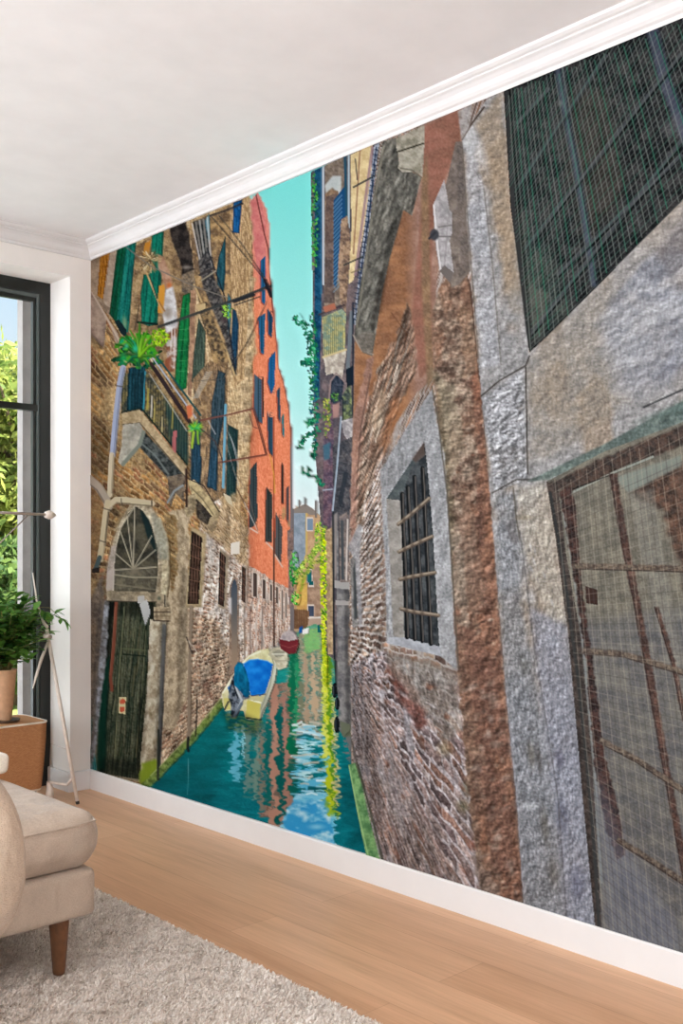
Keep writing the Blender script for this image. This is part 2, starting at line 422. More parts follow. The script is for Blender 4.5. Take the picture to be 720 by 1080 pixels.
# pale pink bricks of the ground floor
fill("212,552 226,520 262,560 262,600 256,602 262,722 233,744 222,755 206,740 204,640", brick(HL, [(156, 124, 106), (170, 140, 120), (188, 168, 152), (140, 108, 90), (196, 180, 166)], (194, 180, 166), bh=.066, seed=74, m=.13, cover=.46, covcol=(202, 190, 180), wob=.03), 1, 1.5, 3, 9)
fill("196,640 224,650 244,690 256,700 233,744 207,777 166,818 168,690", brick(HL, [(146, 112, 90), (126, 94, 76), (168, 140, 116), (152, 122, 98), (118, 90, 70)], (172, 154, 132), seed=76, m=.14, cover=.36, covcol=(160, 140, 120), wob=.035), .95, 1.5, 5, 9)
for k in range(26):
    x = random.uniform(170, 258); y = random.uniform(650, 770)
    if y < 828 - (x - 160) * .92: blob(x, y, random.uniform(2, 5), random.uniform(2, 5), random.choice([(196, 182, 168), (94, 62, 50), (120, 74, 60), (206, 192, 180)]), .45)
blob(218, 725, 5, 9, (84, 56, 46), .6); blob(184, 748, 6, 10, (92, 64, 44), .6); blob(230, 742, 6, 6, (60, 44, 40), .5)
shade("92,365 118,378 118,505 92,500", .86, 4)
relief(NEAR, 3, .13, 412, 1.4, .9, 2, .7); relief("196,640 224,600 256,602 262,722 207,777 168,815", 3, .18, 413)
near = part('ochre_house', NEAR, None, 'printed ochre brick house front with balconies on the left bank')

# door column bay: plaster pier right of the door
fill("178,540 200,536 200,690 198,735 184,770 172,770 176,640", stone((192, 172, 142), (148, 130, 106), 9, 80, 1.1, HL, .7), .95, 1.2, 2, 7)
fill("174,540 186,545 188,600 182,625 177,600", brick(HL, [(150, 116, 70), (128, 96, 60), (170, 138, 92)], (140, 116, 80), bh=.06, seed=81, m=.2), 1, .8, 2, 5)
shade("190,600 198,600 196,700 190,760 186,760", .78, 2.5, 1)
fill("92,640 110,600 112,690 104,780 98,815 92,815", stone((128, 112, 96), (96, 86, 80), 9, 82, 1, None, 1), .9, 1.5, 2)
fill("92,760 99,756 104,800 102,815 92,815", (20, 124, 118), .8, 1.5)
for k in range(4): stroke([(93 + k * 2, 770 + k * 4), (96 + k * 2, 812)], .8, (90, 150, 170), .7)
fill("92,505 112,520 108,580 100,604 92,604", stone((150, 118, 78), (110, 84, 60), 8, 83), .7, 2)
# stone sill wedge top left
fill("92,300 95,306 125,352 128,366 122,360 113,334 110,367 104,362 92,348", stone((168, 144, 126), (132, 110, 98), 8, 84, grit=12))
shade("92,345 110,366 113,334 108,372 92,356", .75, 1.5)
stroke([(95, 304), (128, 362)], 2.2, (176, 154, 136))
part('stone_sill', "92,300 95,306 125,352 128,366 122,360 113,334 110,367 104,362 92,348", near)
# window bay with the green shutters
fill("92,268 128,256 128,345 112,330 92,300", stone((160, 136, 112), (126, 106, 88), 9, 85, grit=12))
fill("106,270 116,266 109,316 103,312", planks((176, 112, 34), (130, 78, 26), ((110, 270), (106, 315)), 3, 86)); part('wooden_post', "106,270 116,266 109,316 103,312", near)
fill("117,264 125,262 118,326 110,320", stone((178, 156, 134), (150, 128, 110), 8, 87, grit=10))
fill("138,262 170,245 200,240 204,300 196,400 186,404 150,360 136,344", stone((166, 136, 96), (112, 88, 64), 8, 88, 1.2))
def shutter(q, c1, c2, axis, wd=5, lab=None, parent=None):
    fill(q, planks(c1, c2, axis, wd, int(sum(c1)) % 97, 12)); p = P(q)
    for i in range(len(p)): stroke([p[i], p[(i + 1) % len(p)]], .9, [v * .55 for v in c1], .6)
    return part('shutter', q, near if parent is None else parent, lab)
shutter("124,263 135,258 124,342 116,331", (4, 100, 66), (2, 66, 46), ((130, 262), (120, 335)), 4)
shutter("134,259 144,254 140,295 136,350 131,352 123,342", (24, 128, 112), (10, 92, 84), ((138, 262), (130, 340)), 5)
blob(132, 341, 3, 9, (130, 150, 110), .8, -.1); blob(139, 285, 1.5, 12, (14, 70, 80), .5)
fill("121,339 126,337 134,348 134,356 128,352", (22, 40, 44))
shutter("161,248 173,244 170,300 166,342 158,344 150,341 149,310 152,290 158,290", (16, 124, 100), (6, 84, 70), ((166, 250), (158, 340)), 6)
fill("153,257 160,253 157,270 151,272", (186, 122, 40)); fill("168,302 174,300 174,330 167,330", (204, 140, 50))
stroke([(146, 340), (166, 342)], 2.4, (24, 38, 36)); stroke([(147, 322), (143, 348)], 1.2, (70, 60, 46))
# arched underside of the upper balcony
fill("178,236 196,230 202,262 207,292 196,300 190,276 182,256", stone((66, 58, 54), (34, 30, 30), 6, 90, 1.1, grit=10), 1, .6, 1.5)
fill("192,290 206,284 212,304 204,312 192,308", stone((140, 120, 96), (84, 76, 70), 5, 91), 1, .8); blob(197, 282, 6, 2, (170, 160, 150), .6)
shutter("193.5,312 201,309 200,357 197,409 191,412 185,403 187,360", (22, 120, 62), (8, 86, 48), ((197, 312), (190, 405)), 5)
for y0 in range(325, 400, 11): stroke([(189, y0 + 1), (199, y0)], .7, (90, 160, 100), .5)
fill("201,307 207,305 206,370 202,420 198,415 200,357", stone((176, 136, 106), (130, 98, 78), 6, 92, grit=10))
# person in white leaning over, one arm raised, straw-coloured hair
PER = "150,262 158,256 168,262 173,275 178,288 183,300 186,318 188,342 187,372 184,392 178,392 176,372 174,345 172,330 174,312 175,304 171,294 166,285 158,290 149,284"
fill("167,268 173,271 178,284 182,297 181,306 175,305 172,292 167,282", stone((186, 146, 120), (160, 116, 92), 4, 93, grit=8), 1, .5)
blob(179, 301, 3.2, 3.4, (196, 104, 50), .9)
fill("175,306 183,302 186,318 188,342 184,356 176,352 172,332", stone((224, 222, 224), (176, 170, 168), 6, 94, 1, grit=10), 1, .5); blob(178, 331, 6, 8, (140, 126, 114), .8)
fill("176,352 187,344 187,372 184,392 178,392 176,370", stone((176, 164, 156), (130, 84, 60), 4, 95, 1.4), 1, .5)
stroke([(182, 345), (179, 390)], 1, (214, 206, 200), .8); stroke([(185, 345), (184, 388)], 1, (206, 198, 196), .8); fill("174,380 181,374 180,392 174,390", (134, 66, 40), .8, .6)
blob(159, 272, 9, 9, (150, 124, 86), .8)
for k in range(110):
    a = random.uniform(-2.9, .1) if k < 45 else random.uniform(1.0, 2.6); r0 = random.uniform(0, 7); r1 = r0 + random.uniform(3, 7)
    stroke([(159 + r0 * math.cos(a), 274 + r0 * math.sin(a)), (159 + r1 * math.cos(a) + random.uniform(-2, 2), 275 + r1 * math.sin(a) * 1.1)], .9, random.choice([(196, 170, 124), (150, 122, 80), (214, 194, 154), (90, 70, 46)]), .95)
per = part('person', PER, near, 'printed person in a white top leaning over the balcony, one arm raised')
part('hair', ellipse(159, 274, 11, 13), per)
stroke([(155, 288), (172, 330)], 1.6, (190, 150, 96)); stroke([(158, 290), (166, 315)], 1, (60, 56, 50)); stroke([(168, 318), (174, 328)], 1.6, (160, 110, 60))

# ---- upper balconies and shutters in steep perspective
fill("200,236 244,216 250,330 240,394 236,420 214,340 206,296", stone((176, 142, 96), (110, 88, 66), 7, 100, 1.3, grit=18))
fill("243,218 262,206 266,248 262,330 258,400 246,410 244,330", stone((202, 168, 122), (150, 120, 86), 8, 101, 1.2, HL, .8))
shutter("247,214 255.5,211 252.5,246 246,245", (28, 96, 156), (14, 70, 122), ((251, 212), (249, 246)), 2.6)
shutter("214,236 221,226 222,252 217,268 213,258", (110, 164, 178), (74, 128, 146), ((218, 230), (216, 262)), 2.2)
shutter("238,250 238,288 236,309 230,300 229,286 231,272 235,260", (40, 92, 104), (30, 70, 84), ((235, 252), (233, 305)), 2.4)
shutter("246,326 249,328 252,342 250,388 248,394 244,380", (36, 78, 108), (26, 58, 84), ((248, 328), (247, 390)), 2.4)
shutter("210,336 217,350 216,394 214,420 203,402 205,372", (82, 98, 82), (58, 74, 66), ((212, 340), (208, 410)), 3)
shutter("241,310 244,316 243,350 240,355", (70, 140, 160), (50, 110, 130), ((242, 310), (241, 352)), 1.6)
fill("204,234 216,230 226,280 219,298 212,290", stone((88, 84, 80), (40, 42, 44), 5, 102, 1.2), .95, .8)
for k in range(5): stroke([(203 + k * 4, 236 - k * 1.6), (214 + k * 3.4, 286 + k * 10)], 1.5, random.choice([(176, 172, 168), (146, 138, 130), (196, 190, 186)]), .8)
BAL = "210,276 220,262 226,290 236,316 247,374 250,396 246,396 238,360 226,330 214,300"
fill(BAL, stone((44, 44, 48), (96, 92, 90), 3, 103, 1.4), .9, .6)
for k in range(15): stroke([(212 + k * 2.4, 282 + k * 7), (218 + k * 2.3, 270 + k * 7.6)], .8, (24, 24, 30), .9)
stroke([(219, 262), (237, 312), (249, 394)], 1.3, (30, 34, 44)); stroke([(205, 300), (222, 338), (240, 372), (248, 396)], 2, (186, 156, 108)); stroke([(211, 290), (226, 283)], 2.4, (58, 54, 54)); stroke([(211, 282), (224, 272)], 2, (58, 54, 54)); stroke([(213, 296), (228, 286)], 1.4, (150, 140, 120))
fill("208,322 218,318 240,372 236,384 226,372", stone((150, 122, 82), (76, 66, 56), 3, 104, 1.5), .95, .8)
for k in range(6): blob(219 + k * 3, 338 + k * 7, 2, 2.6, (52, 44, 40), .8)
fill("208,322 217,320 217,326 210,330", (190, 162, 116))
leafy(240, 328, 5, 8, 30, [(120, 180, 50), (150, 200, 60), (80, 140, 50)], 3, (2, 4)); blob(237, 337, 4, 4, (80, 60, 66), .7)
ubal = part('upper_balcony', ["204,234 216,230 226,280 236,316 250,396 236,384 208,322 214,300"], near)
part('railing', BAL, ubal); part('balcony_plant', ellipse(240, 328, 5, 8), near, 'printed small green plant on the upper balcony')
for y0, y1, xs in ((244, 318, 259), (330, 400, 256)): stroke([(xs, y0), (xs - 1, y1)], 1.2, (130, 104, 76), .7)

# ---- main balcony: railing, slab, corbels, planter
RAIL = "129,394 155,392 164,402 199,452 199,492 150,432 129,435"
fill(RAIL, stone((112, 100, 62), (52, 58, 54), 4, 110, 1.5), .95, .6)
fill("152,398 170,410 192,448 194,478 172,456 152,432", stone((150, 126, 72), (74, 70, 60), 4, 111, 1.5), .7, 1)
fill("174,420 199,458 199,490 180,468", (34, 66, 66), .75, 1.5)
fill("136,388 154,386 152,434 134,436", planks((22, 68, 82), (10, 40, 50), ((144, 388), (143, 434)), 3.5, 112)); stroke([(154, 392), (152, 432)], 1.2, (40, 140, 160))
for k in range(7): stroke([(129.5 + k * 3.4, 394), (129 + k * 3.3, 434)], .7, (20, 32, 34), .9)
for k in range(17):
    x = 154 + k * 2.75; stroke([(x, 396 + k * 3.4), (x - .8, 434 + k * 3.55)], .65, (22, 28, 28), .9)
for x, y, c in ((157, 410, (190, 170, 60)), (164, 425, (180, 160, 80)), (172, 440, (190, 170, 120)), (183, 430, (170, 150, 60)), (161, 418, (206, 200, 190))): stroke([(x, y), (x - 1, y + 22)], 1.3, c, .8)
stroke([(160, 384), (201, 446)], 4.2, (52, 40, 42)); stroke([(162, 378), (206, 440)], 1.2, (150, 160, 176)); stroke([(166, 376), (210, 436)], 1.6, (24, 70, 76)); stroke([(158, 376), (184, 420)], .8, (200, 200, 210), .8); stroke([(158, 394), (198, 455)], 1, (190, 190, 196), .6)
stroke([(129, 435), (150, 431), (198, 490)], 1.6, (24, 42, 38))
fill("183,455 187,454 186,482 182,478", (176, 90, 92), .9, .4)
bal = part('balcony', ["128,434 152,430 200,490 198,506 192,502 178,504 150,468 130,492 125,487"], near, 'printed stone balcony with thin iron bars and a planter')
part('railing', RAIL, bal)
SLAB = "129,436 148,432 197,492 196,503 148,446 130,448"
fill("150,452 196,502 178,505 146,470", stone((84, 88, 86), (44, 48, 48), 5, 113, 1.2), 1, .8); stroke([(150, 468), (164, 480), (178, 500)], 2, (110, 116, 112), .8)
fill("177,503 196,499 194,530 186,520 180,536", stone((120, 104, 86), (84, 74, 66), 5, 114)); stroke([(193, 512), (184, 518), (177, 530)], 2.2, (128, 134, 136))
fill(SLAB, stone((186, 162, 126), (146, 124, 92), 6, 115, grit=14)); stroke([(130, 448), (148, 446), (196, 503)], 1, (90, 80, 64))
part('slab', SLAB, bal)
CORB = "130,448 148,446 153,455 149,468 140,478 129,491 125,487 129,470"
fill(CORB, stone((176, 168, 152), (140, 134, 122), 7, 116, grit=12)); stroke([(152, 456), (148, 469), (130, 490)], 4, (120, 124, 112)); part('corbel', CORB, bal)
# fern in the planter
fern = ellipse(148, 366, 30, 27, 22)
leafy(146, 376, 26, 13, 90, [(24, 84, 44), (16, 104, 64), (40, 114, 34), (14, 60, 40)], 5, (4, 9))
leafy(147, 366, 22, 14, 46, [(50, 140, 30), (30, 120, 40), (20, 130, 84), (70, 150, 30)], 6, (5, 10))
for a, l, c in ((-1.57, 33, (54, 150, 34)), (-1.95, 27, (70, 160, 40)), (-1.25, 26, (90, 170, 24)), (-2.35, 26, (40, 140, 60)), (-2.75, 28, (44, 110, 44)), (-.95, 26, (110, 180, 24)), (2.95, 26, (60, 96, 50)), (-2.1, 20, (24, 150, 104)), (.95, 24, (90, 160, 40)), (.35, 26, (70, 140, 40)), (2.4, 20, (20, 120, 70)), (-1.75, 22, (100, 176, 50)), (-1.4, 20, (130, 190, 40)), (1.6, 18, (40, 110, 60)), (-.5, 22, (120, 180, 30))):
    x1, y1 = 148 + l * math.cos(a), 374 + l * math.sin(a) * (.85 if math.sin(a) > 0 else 1)
    pts = [(148, 376), ((148 + x1) / 2, (374 + y1) / 2 - 3), (x1, y1)]
    stroke(pts, 4.2, [v * .62 for v in c], .95, .5, 1.0); stroke([(x - .5, y - .7) for x, y in pts], 2.4, c, .95, .5, .6)
leafy(169, 356, 9.5, 9, 75, [(146, 190, 20), (176, 210, 40), (104, 160, 24), (84, 140, 20)], 8, (2.4, 5)); blob(143, 368, 3, 4, (40, 180, 140), .8); blob(131, 378, 4, 5, (20, 160, 80), .8); blob(134, 365, 2.5, 3, (60, 190, 160), .7)
fern_i = part('fern', fern, bal, 'printed bright green fern in the balcony planter')
part('planter_box', "136,388 154,386 152,434 134,436", bal)

# ---- second balcony and its tall shutters
fill("204,400 222,380 240,390 240,520 226,530 204,508", stone((160, 128, 92), (104, 86, 68), 8, 120, 1.2, HL, .8))
fill("202,455 213,440 216,470 211,515 201,506", (44, 66, 76), .9, 1)
shutter("231,391 238,394 237,436 230,474 229,516 219,514 222,477 224,424", (62, 82, 92), (40, 58, 68), ((233, 395), (224, 514)), 3.2)
shutter("224,470 230,478 229,518 219,512", (50, 84, 104), (36, 64, 84), ((227, 475), (225, 515)), 2.6)
shutter("203,468 214,470 211,512 203,507", (40, 72, 92), (26, 50, 66), ((209, 470), (207, 510)), 3)
shutter("241,448 251.5,454 249,530 239,525", (44, 74, 72), (30, 52, 54), ((247, 452), (244, 528)), 3)
fill("212,400 222,392 216,500 213,508", stone((170, 138, 98), (120, 96, 72), 5, 121))
stroke([(238.5, 427), (236, 514)], 2.6, (96, 158, 184)); part('pale_blue_pipe', ribbon([(238.5, 427), (236, 514)], 2.8), near)
for k in range(6): stroke([(204 + k, 420), (218 + k * 1.2, 392)], .6, (170, 170, 166), .7); stroke([(241 + k, 455 + k * 2), (252, 480 + k * 3)], .6, (160, 160, 160), .6)
fill("212,545 250,520 262,560 262,600 240,580 214,560", brick(HL, [(158, 128, 88), (136, 106, 72), (180, 150, 112)], (170, 146, 112), seed=122, m=.15), .8, 2, 3)
SLAB2 = "199,507 206,506 231,535 232,543 227,548 214,532 202,520"
fill("206,522 226,545 222,556 208,546", stone((84, 74, 62), (46, 42, 40), 4, 123), 1, .8)
fill(SLAB2, stone((196, 174, 128), (150, 132, 100), 5, 124, grit=12)); stroke([(202, 514), (214, 526), (228, 546)], 1, (110, 98, 74))
fill("197,524 207,520 208,532 204,544 198,546 195,538", stone((176, 156, 120), (120, 106, 84), 4, 125), 1, .4); fill("222,546 232,541 229,556 224,562 219,556", stone((180, 158, 120), (130, 112, 88), 4, 126), 1, .4)
stroke([(197, 495), (197.5, 534)], 2.6, (58, 40, 38)); stroke([(199, 505), (215, 512), (232, 540)], 1, (50, 40, 40))
b2 = part('small_balcony', SLAB2, near); part('corbel', "197,524 207,520 208,532 204,544 198,546 195,538", b2); part('corbel', "222,546 232,541 229,556 224,562 219,556", b2)
fill("236,520 244,524 246,534 240,530", (196, 180, 150)); stroke([(250, 515), (263, 540)], 1.2, (110, 80, 60)); stroke([(258, 530), (272, 560)], 1, (190, 180, 170), .8)
fill("244,573 253,571 253,584 244,585", (214, 204, 190)); part('wall_box', "244,573 253,571 253,584 244,585", near)

RAILTOP = [(160, 384), (203, 449)]
stroke(RAILTOP, 4.2, (52, 40, 42)); stroke([(162, 378), (207, 441)], 1.4, (150, 160, 176)); stroke([(166, 376), (212, 438)], 1.8, (24, 76, 80))
fill("197,428 203,427 204,438 199,443", (200, 104, 64), 1, .5); part('flower_pot', "197,428 203,427 204,438 199,443", near, 'printed orange flower pot on the balcony corner')
for k in range(60):
    a = random.uniform(-3.3, .5); l = random.uniform(5, 12); stroke([(206, 452), (207 + l * math.cos(a) * .8, 452 + l * math.sin(a) * 1.0 + 3)], 1.4, random.choice([(110, 190, 30), (150, 210, 40), (60, 150, 50), (40, 170, 110)]), .9, .4, .6)
stroke([(205, 456), (203, 472)], 2.5, (150, 180, 40)); stroke([(209, 455), (210, 468)], 2, (120, 170, 40))
part('trailing_plant', ellipse(207, 456, 9, 15), near, 'printed trailing bright green plant at the balcony end')


# ---- ground-floor windows with grilles and the far doorway
def grille_window(q, fr, nv, nh, inner=(66, 50, 42), bar=(120, 84, 66)):
    p = P(q); c = p.mean(0); fill(p + (p - c) * np.array([.42, .10]) + np.array([1.2, 0]), stone(fr, [v * .82 for v in fr], 5, 130, grit=12), 1, .5)
    fill(q, stone(inner, [v * .6 for v in inner], 4, 131, grit=12))
    shade([p[0], p[1], p[0] * .8 + p[3] * .2, p[0] * .8 + p[3] * .2], .5, 1)
    for k in range(1, nv): stroke([p[0] + (p[1] - p[0]) * k / nv, p[3] + (p[2] - p[3]) * k / nv], .8, bar, .9)
    for k in range(1, nh): stroke([p[0] + (p[3] - p[0]) * k / nh, p[1] + (p[2] - p[1]) * k / nh], .8, bar, .9)
    i = part('barred_window', p + (p - c) * np.array([.42, .10]) + np.array([1.2, 0]), near); part('grille', q, i)
grille_window("203,560 214,567 210.5,637 198.5,637", (176, 154, 116), 4, 6)
grille_window("232.5,581 239,588 237,640 231,637", (166, 146, 122), 3, 7, (56, 46, 46))
grille_window("256,597 260,600 259.5,636 255.5,633", (176, 156, 140), 2, 6, (70, 56, 52))
fill("243,618 246,610 249,609 252,616 253,700 244,712 242,700", stone((166, 140, 118), (130, 108, 94), 5, 135)); fill("244.5,620 246.5,612 249,611 251,618 251,700 245,708", vgrad(612, (66, 78, 92), 690, (150, 128, 108))); fill("241,632 245,630 245,648 242,646", (206, 200, 200), .8, .5)
part('far_doorway', "243,618 246,610 249,609 252,616 253,700 244,712 242,700", near)
stroke([(258, 640), (258.5, 700)], 1.6, (150, 130, 116)); stroke([(271, 640), (270, 690)], 2, (190, 180, 172), .7); blob(259, 650, 2, 4, (206, 196, 190), .8); stroke([(277, 640), (276, 684)], 1.6, (120, 110, 106), .7); stroke([(264, 640), (264, 690)], 2, (110, 90, 84), .5)

# ---- arched doorway
ARCH = "112,640 114,600 120,570 128,548 138,532 148,527 160,533 170,548 177,570 179,600 176,632 180,640 180,656 176,660 172,730 168,818 152,826 104,815 100,790"
fill(ARCH, stone((172, 156, 130), (132, 116, 94), 9, 140, 1, HL, .8, 18), 1, .5)
fill("120,560 148,527 176,562 178,590 170,585 160,550 144,534 128,556", stone((204, 190, 160), (166, 150, 124), 7, 141, grit=14), .9, 1.2)
fill("165,548 170,545 178,575 179,605 176,632 170,628 172,600 170,575", stone((204, 190, 158), (172, 156, 126), 6, 155, grit=12), .95, .8)
stroke([(179.5, 572), (180, 605), (177, 630)], 1.2, (96, 78, 54), .8); stroke([(112, 600), (119, 568), (130, 545)], 1.2, (110, 96, 76), .7)
relief(ARCH, 3.4, .12, 414)
OPEN = "121,624 122,584 128,560 136,542 143.5,533.5 152,539 161,555 167,578 167.5,600 165,626"
fill(OPEN, stone((84, 78, 62), (48, 46, 40), 9, 142, 1, grit=12))
fill("148,536 158,548 164,570 166,585 156,566", (22, 40, 42), .9, 1); fill("121,600 167,596 165,626 121,624", stone((128, 118, 98), (84, 78, 66), 6, 143, 1.2), .6, 3)
fill("160,540 170,548 177,570 178,590 168,590 164,565", stone((136, 136, 124), (110, 112, 104), 4, 144), .6, 1.5)
for x, y in ((123, 584), (128, 561), (135, 545), (143, 536), (161, 565), (165, 580), (166, 598), (121.5, 601)): stroke([(141.5, 600), (x, y)], 1.1, (176, 164, 140), .85)
blob(142, 602, 6, 7, (120, 110, 92), .9); stroke([(121, 606), (141, 609), (166, 609)], 1.6, (156, 146, 122), .8); stroke([(121, 616), (165, 622)], 1.2, (130, 120, 100), .7)
stroke([(144, 533), (128, 556), (121, 584), (120, 624)], 1.6, (196, 184, 160), .6)
DOOR = "115,634 166,634 163,660 158,735 150,800 148,822 106,815 108,700"
fill(DOOR, planks((92, 92, 70), (44, 54, 42), ((145, 640), (130, 815)), 5.5, 145, 16))
for k in range(26):
    x = random.uniform(118, 160); y = random.uniform(650, 790); stroke([(x, y), (x - 3, y + random.uniform(12, 34))], random.uniform(.7, 1.6), random.choice([(120, 116, 84), (92, 100, 66), (16, 28, 24), (14, 26, 20), (104, 92, 60)]), .6)
shade("114,634 122,634 116,720 112,815 103,815 106,720", .45, 2); fill("104,745 112,700 117,690 113,760 112,812 103,812", (8, 62, 48), .7, 2)
shade("112,634 166,634 164,650 113,650", .6, 4); shade("110,798 150,803 148,822 106,815", .65, 5)
stroke([(132, 640), (126, 720), (122, 800)], 1, (130, 128, 90), .7); stroke([(155, 665), (150, 735)], 1, (120, 116, 84), .7); stroke([(131, 684), (154, 686)], 2.2, (88, 92, 64), .8); stroke([(131, 690), (154, 692)], 1.5, (14, 26, 22), .8)
stroke([(123.5, 635), (121, 680), (117.5, 715), (119, 728)], 3.2, (124, 64, 46)); stroke([(122.5, 640), (117, 712)], 1, (150, 90, 66), .7)
JAMB = "111,632 116,634 113,700 108,735 103,780 98,812 94,815 98,770 104,700"
fill(JAMB, stone((150, 152, 160), (104, 100, 98), 6, 146, 1.2), 1, .8, 1, 5); fill("104,640 111,632 106,690 101,770 95,800 97,730", stone((110, 98, 88), (84, 76, 72), 5, 147), .8, 1)
fill("112,622 120,618 121,600 124,575 118,576 113,600 112,622", stone((168, 152, 140), (140, 128, 118), 5, 148), .9, .6); fill("114,602 122,600 121,622 113,624", (176, 160, 150), .8, .6)
LINT = "114,623 166,624.5 176,628 175,637 160,635 114,634"
fill(LINT, stone((170, 152, 124), (126, 112, 92), 6, 149, grit=14)); stroke([(114, 634), (166, 635)], 1, (60, 54, 44)); blob(169, 631, 2.4, 3, (70, 80, 70), .8); stroke([(175, 628), (174.5, 646)], 1, (50, 48, 46))
CAP = "163,640 179,640 180,654 176,656 163,653"
COLM = "159,653 176,655 174,700 170,735 168,800 166,820 150,824 149,800 156,730"
fill(COLM, stone((200, 188, 164), (154, 138, 114), 7, 150, 1.2, HL, .6)); shade("170,655 178,655 172,735 170,800 163,800 167,720", .7, 2); shade("149,735 157,700 156,760 150,815 147,815", .8, 2)
for k in range(22): blob(random.uniform(154, 172), random.uniform(670, 800), random.uniform(1, 2.6), random.uniform(2, 6), random.choice([(196, 188, 172), (104, 88, 60), (190, 178, 156)]), .6)
fill(CAP, stone((190, 170, 138), (140, 122, 98), 4, 151)); stroke([(163, 645.5), (180, 645.5)], 1.3, (84, 66, 52)); stroke([(164, 650), (180, 650)], 1, (120, 100, 78)); stroke([(163, 654.5), (179, 655)], 1.5, (74, 58, 46)); blob(166, 648, 2, 6, (90, 76, 60), .6); fill("158,640 163,638 163,654 159,653", (40, 40, 34))
fill("150,806 166,800 168,814 160,822 150,828 147,818", (124, 148, 30), .9, 2, 2, 5); stroke([(149, 738), (146, 800), (147, 815)], 1.4, (34, 32, 26))
for x, w, y0, y1, c in ((169, 4, 660, 812, (86, 88, 92)), (168, 1.4, 740, 822, (52, 50, 50))): stroke([(x + 5, y0), (x + 2, (y0 + y1) / 2), (x - 1, y1)], w, c, .75)
arch = part('arched_doorway', ARCH, near, 'printed arched doorway with a weathered green plank door')
part('fanlight', OPEN, arch); dr = part('plank_door', DOOR, arch); part('lintel', LINT, arch); part('column', COLM, arch); part('capital', CAP, arch); part('jamb', JAMB, arch)
SIGN = "126.4,735 134,735 133,753 126,752"
fill(SIGN, (198, 188, 140)); fill("127.4,738.5 130.5,736.5 133,738 132.6,742.6 127.4,742.6", (196, 84, 56)); fill("127.2,745.6 132.4,745.6 132.6,749 129.8,751.6 127,750", (196, 84, 56)); part('door_sign', SIGN, dr, 'printed small cream sign with two red marks')
fill("146,629 153,628 154,636 146,636", (176, 172, 166)); NOTE = "148,637 156,632 159.8,646 154.2,660"; fill(NOTE, vgrad(632, (186, 184, 180), 660, (160, 160, 160))); part('paper_note', NOTE, arch, 'printed torn white paper note on the door')

# ---- downpipes on the near house
PIPE = [(130.5, 388), (127, 405), (123, 440), (119.4, 480)]
stroke(PIPE, 6, (150, 156, 178)); stroke([(x + 1.6, y) for x, y in PIPE], 1.4, (112, 116, 140), .8); stroke([(118.8, 480), (116.6, 522)], 5.8, (188, 170, 142)); stroke([(120.8, 480), (118.6, 520)], 1.4, (140, 124, 100), .8)
stroke([(92, 503), (104, 513), (113, 527), (115, 534)], 8.5, (160, 144, 128)); stroke([(92, 508), (103, 517), (111, 530)], 2, (112, 98, 88), .8); stroke([(116, 533), (123, 527), (132, 527), (161, 531)], 6, (184, 168, 138)); stroke([(124, 530.5), (160, 533.6)], 1.4, (120, 106, 86))
stroke([(114.6, 530), (112.5, 540), (109, 572), (106, 590)], 6.4, (182, 164, 132)); stroke([(115, 540), (111.5, 575)], 1.4, (128, 112, 90)); stroke([(106, 588), (101, 602)], 5, (70, 84, 84)); fill("97,600 106,598 105,604 97,604", (44, 38, 36))
for a, b in (((110, 536), (116, 538)), ((106, 570), (112, 572)), ((124, 407), (130, 408)), ((129, 526), (129, 533)), ((160.5, 527), (161, 534))): stroke([a, b], 1, (84, 74, 66))
part('downpipe', [ribbon(PIPE + [(118.4, 490), (116.6, 522), (112.5, 540), (106, 590), (101, 602)], 6)], near, 'printed pale downpipe with a branched joint'); part('branch_pipe', [ribbon([(92, 503), (104, 513), (113, 527), (115, 534)], 8.5)], near); part('branch_pipe', [ribbon([(116, 533), (123, 527), (132, 527), (161, 531)], 6)], near)

# ---- waterline, mooring posts
MOSS = "150,826 160,818 207,770 233,738 250,724 254,726 234,747 208,780 162,828 152,834"
fill(MOSS, stone((124, 148, 70), (84, 104, 50), 4, 160, 1.2), .95, .8, 1.2, 4); stroke([(160, 818), (207, 769), (233, 737)], 1.2, (160, 176, 110), .8); part('mossy_ledge', MOSS, near)
for pts, w, c in (([(202.5, 640), (201, 700), (200, 778)], 3.6, (140, 122, 104)), ([(208, 738), (207.4, 776)], 1.6, (46, 40, 38)), ([(199.6, 778), (199, 792)], 3, (36, 36, 40)), ([(168, 770), (167.6, 822)], 2.4, (52, 56, 52))): stroke(pts, w, c, .95)
part('mooring_post', ribbon([(202.5, 640), (201, 700), (199.4, 790)], 3.8), near)
stroke([(199, 800), (198, 838)], .8, (120, 170, 180), .5); stroke([(197, 672), (204, 690)], 1.2, (70, 60, 56)); stroke([(200, 676), (208, 688)], 1, (190, 180, 166), .8)

# ---- poles, wires and the drying rack in front of the left houses
def wire(name, pts, w, c, a=.95, parent=None, soft=.35):
    stroke(pts, w, c, a, soft); part(name, ribbon(pts, w + .5), parent)
wire('clothes_line', [(134, 261), (160, 281), (205, 302), (240, 314)], 1.3, (120, 112, 104))
wire('clothes_line', [(224, 229), (255, 265), (283, 299)], 1.0, (60, 60, 62)); wire('clothes_line', [(232, 228), (256, 258), (284, 300)], .9, (64, 62, 62))
wire('clothes_line', [(205, 402), (236, 400), (262, 360), (282, 318)], .7, (90, 84, 80), .7)
wire('pole', [(168, 345), (205, 332), (250, 316), (285.5, 302)], 3.0, (60, 62, 62)); wire('pole', [(222, 228), (240, 222), (256, 215)], 2, (60, 54, 56)); stroke([(248, 318), (268, 311)], 3.4, (48, 50, 54)); stroke([(280, 296), (286, 312)], 4, (44, 42, 50)); stroke([(248, 322), (274, 313)], 1.4, (70, 66, 64))
RK = (120, 70, 60)
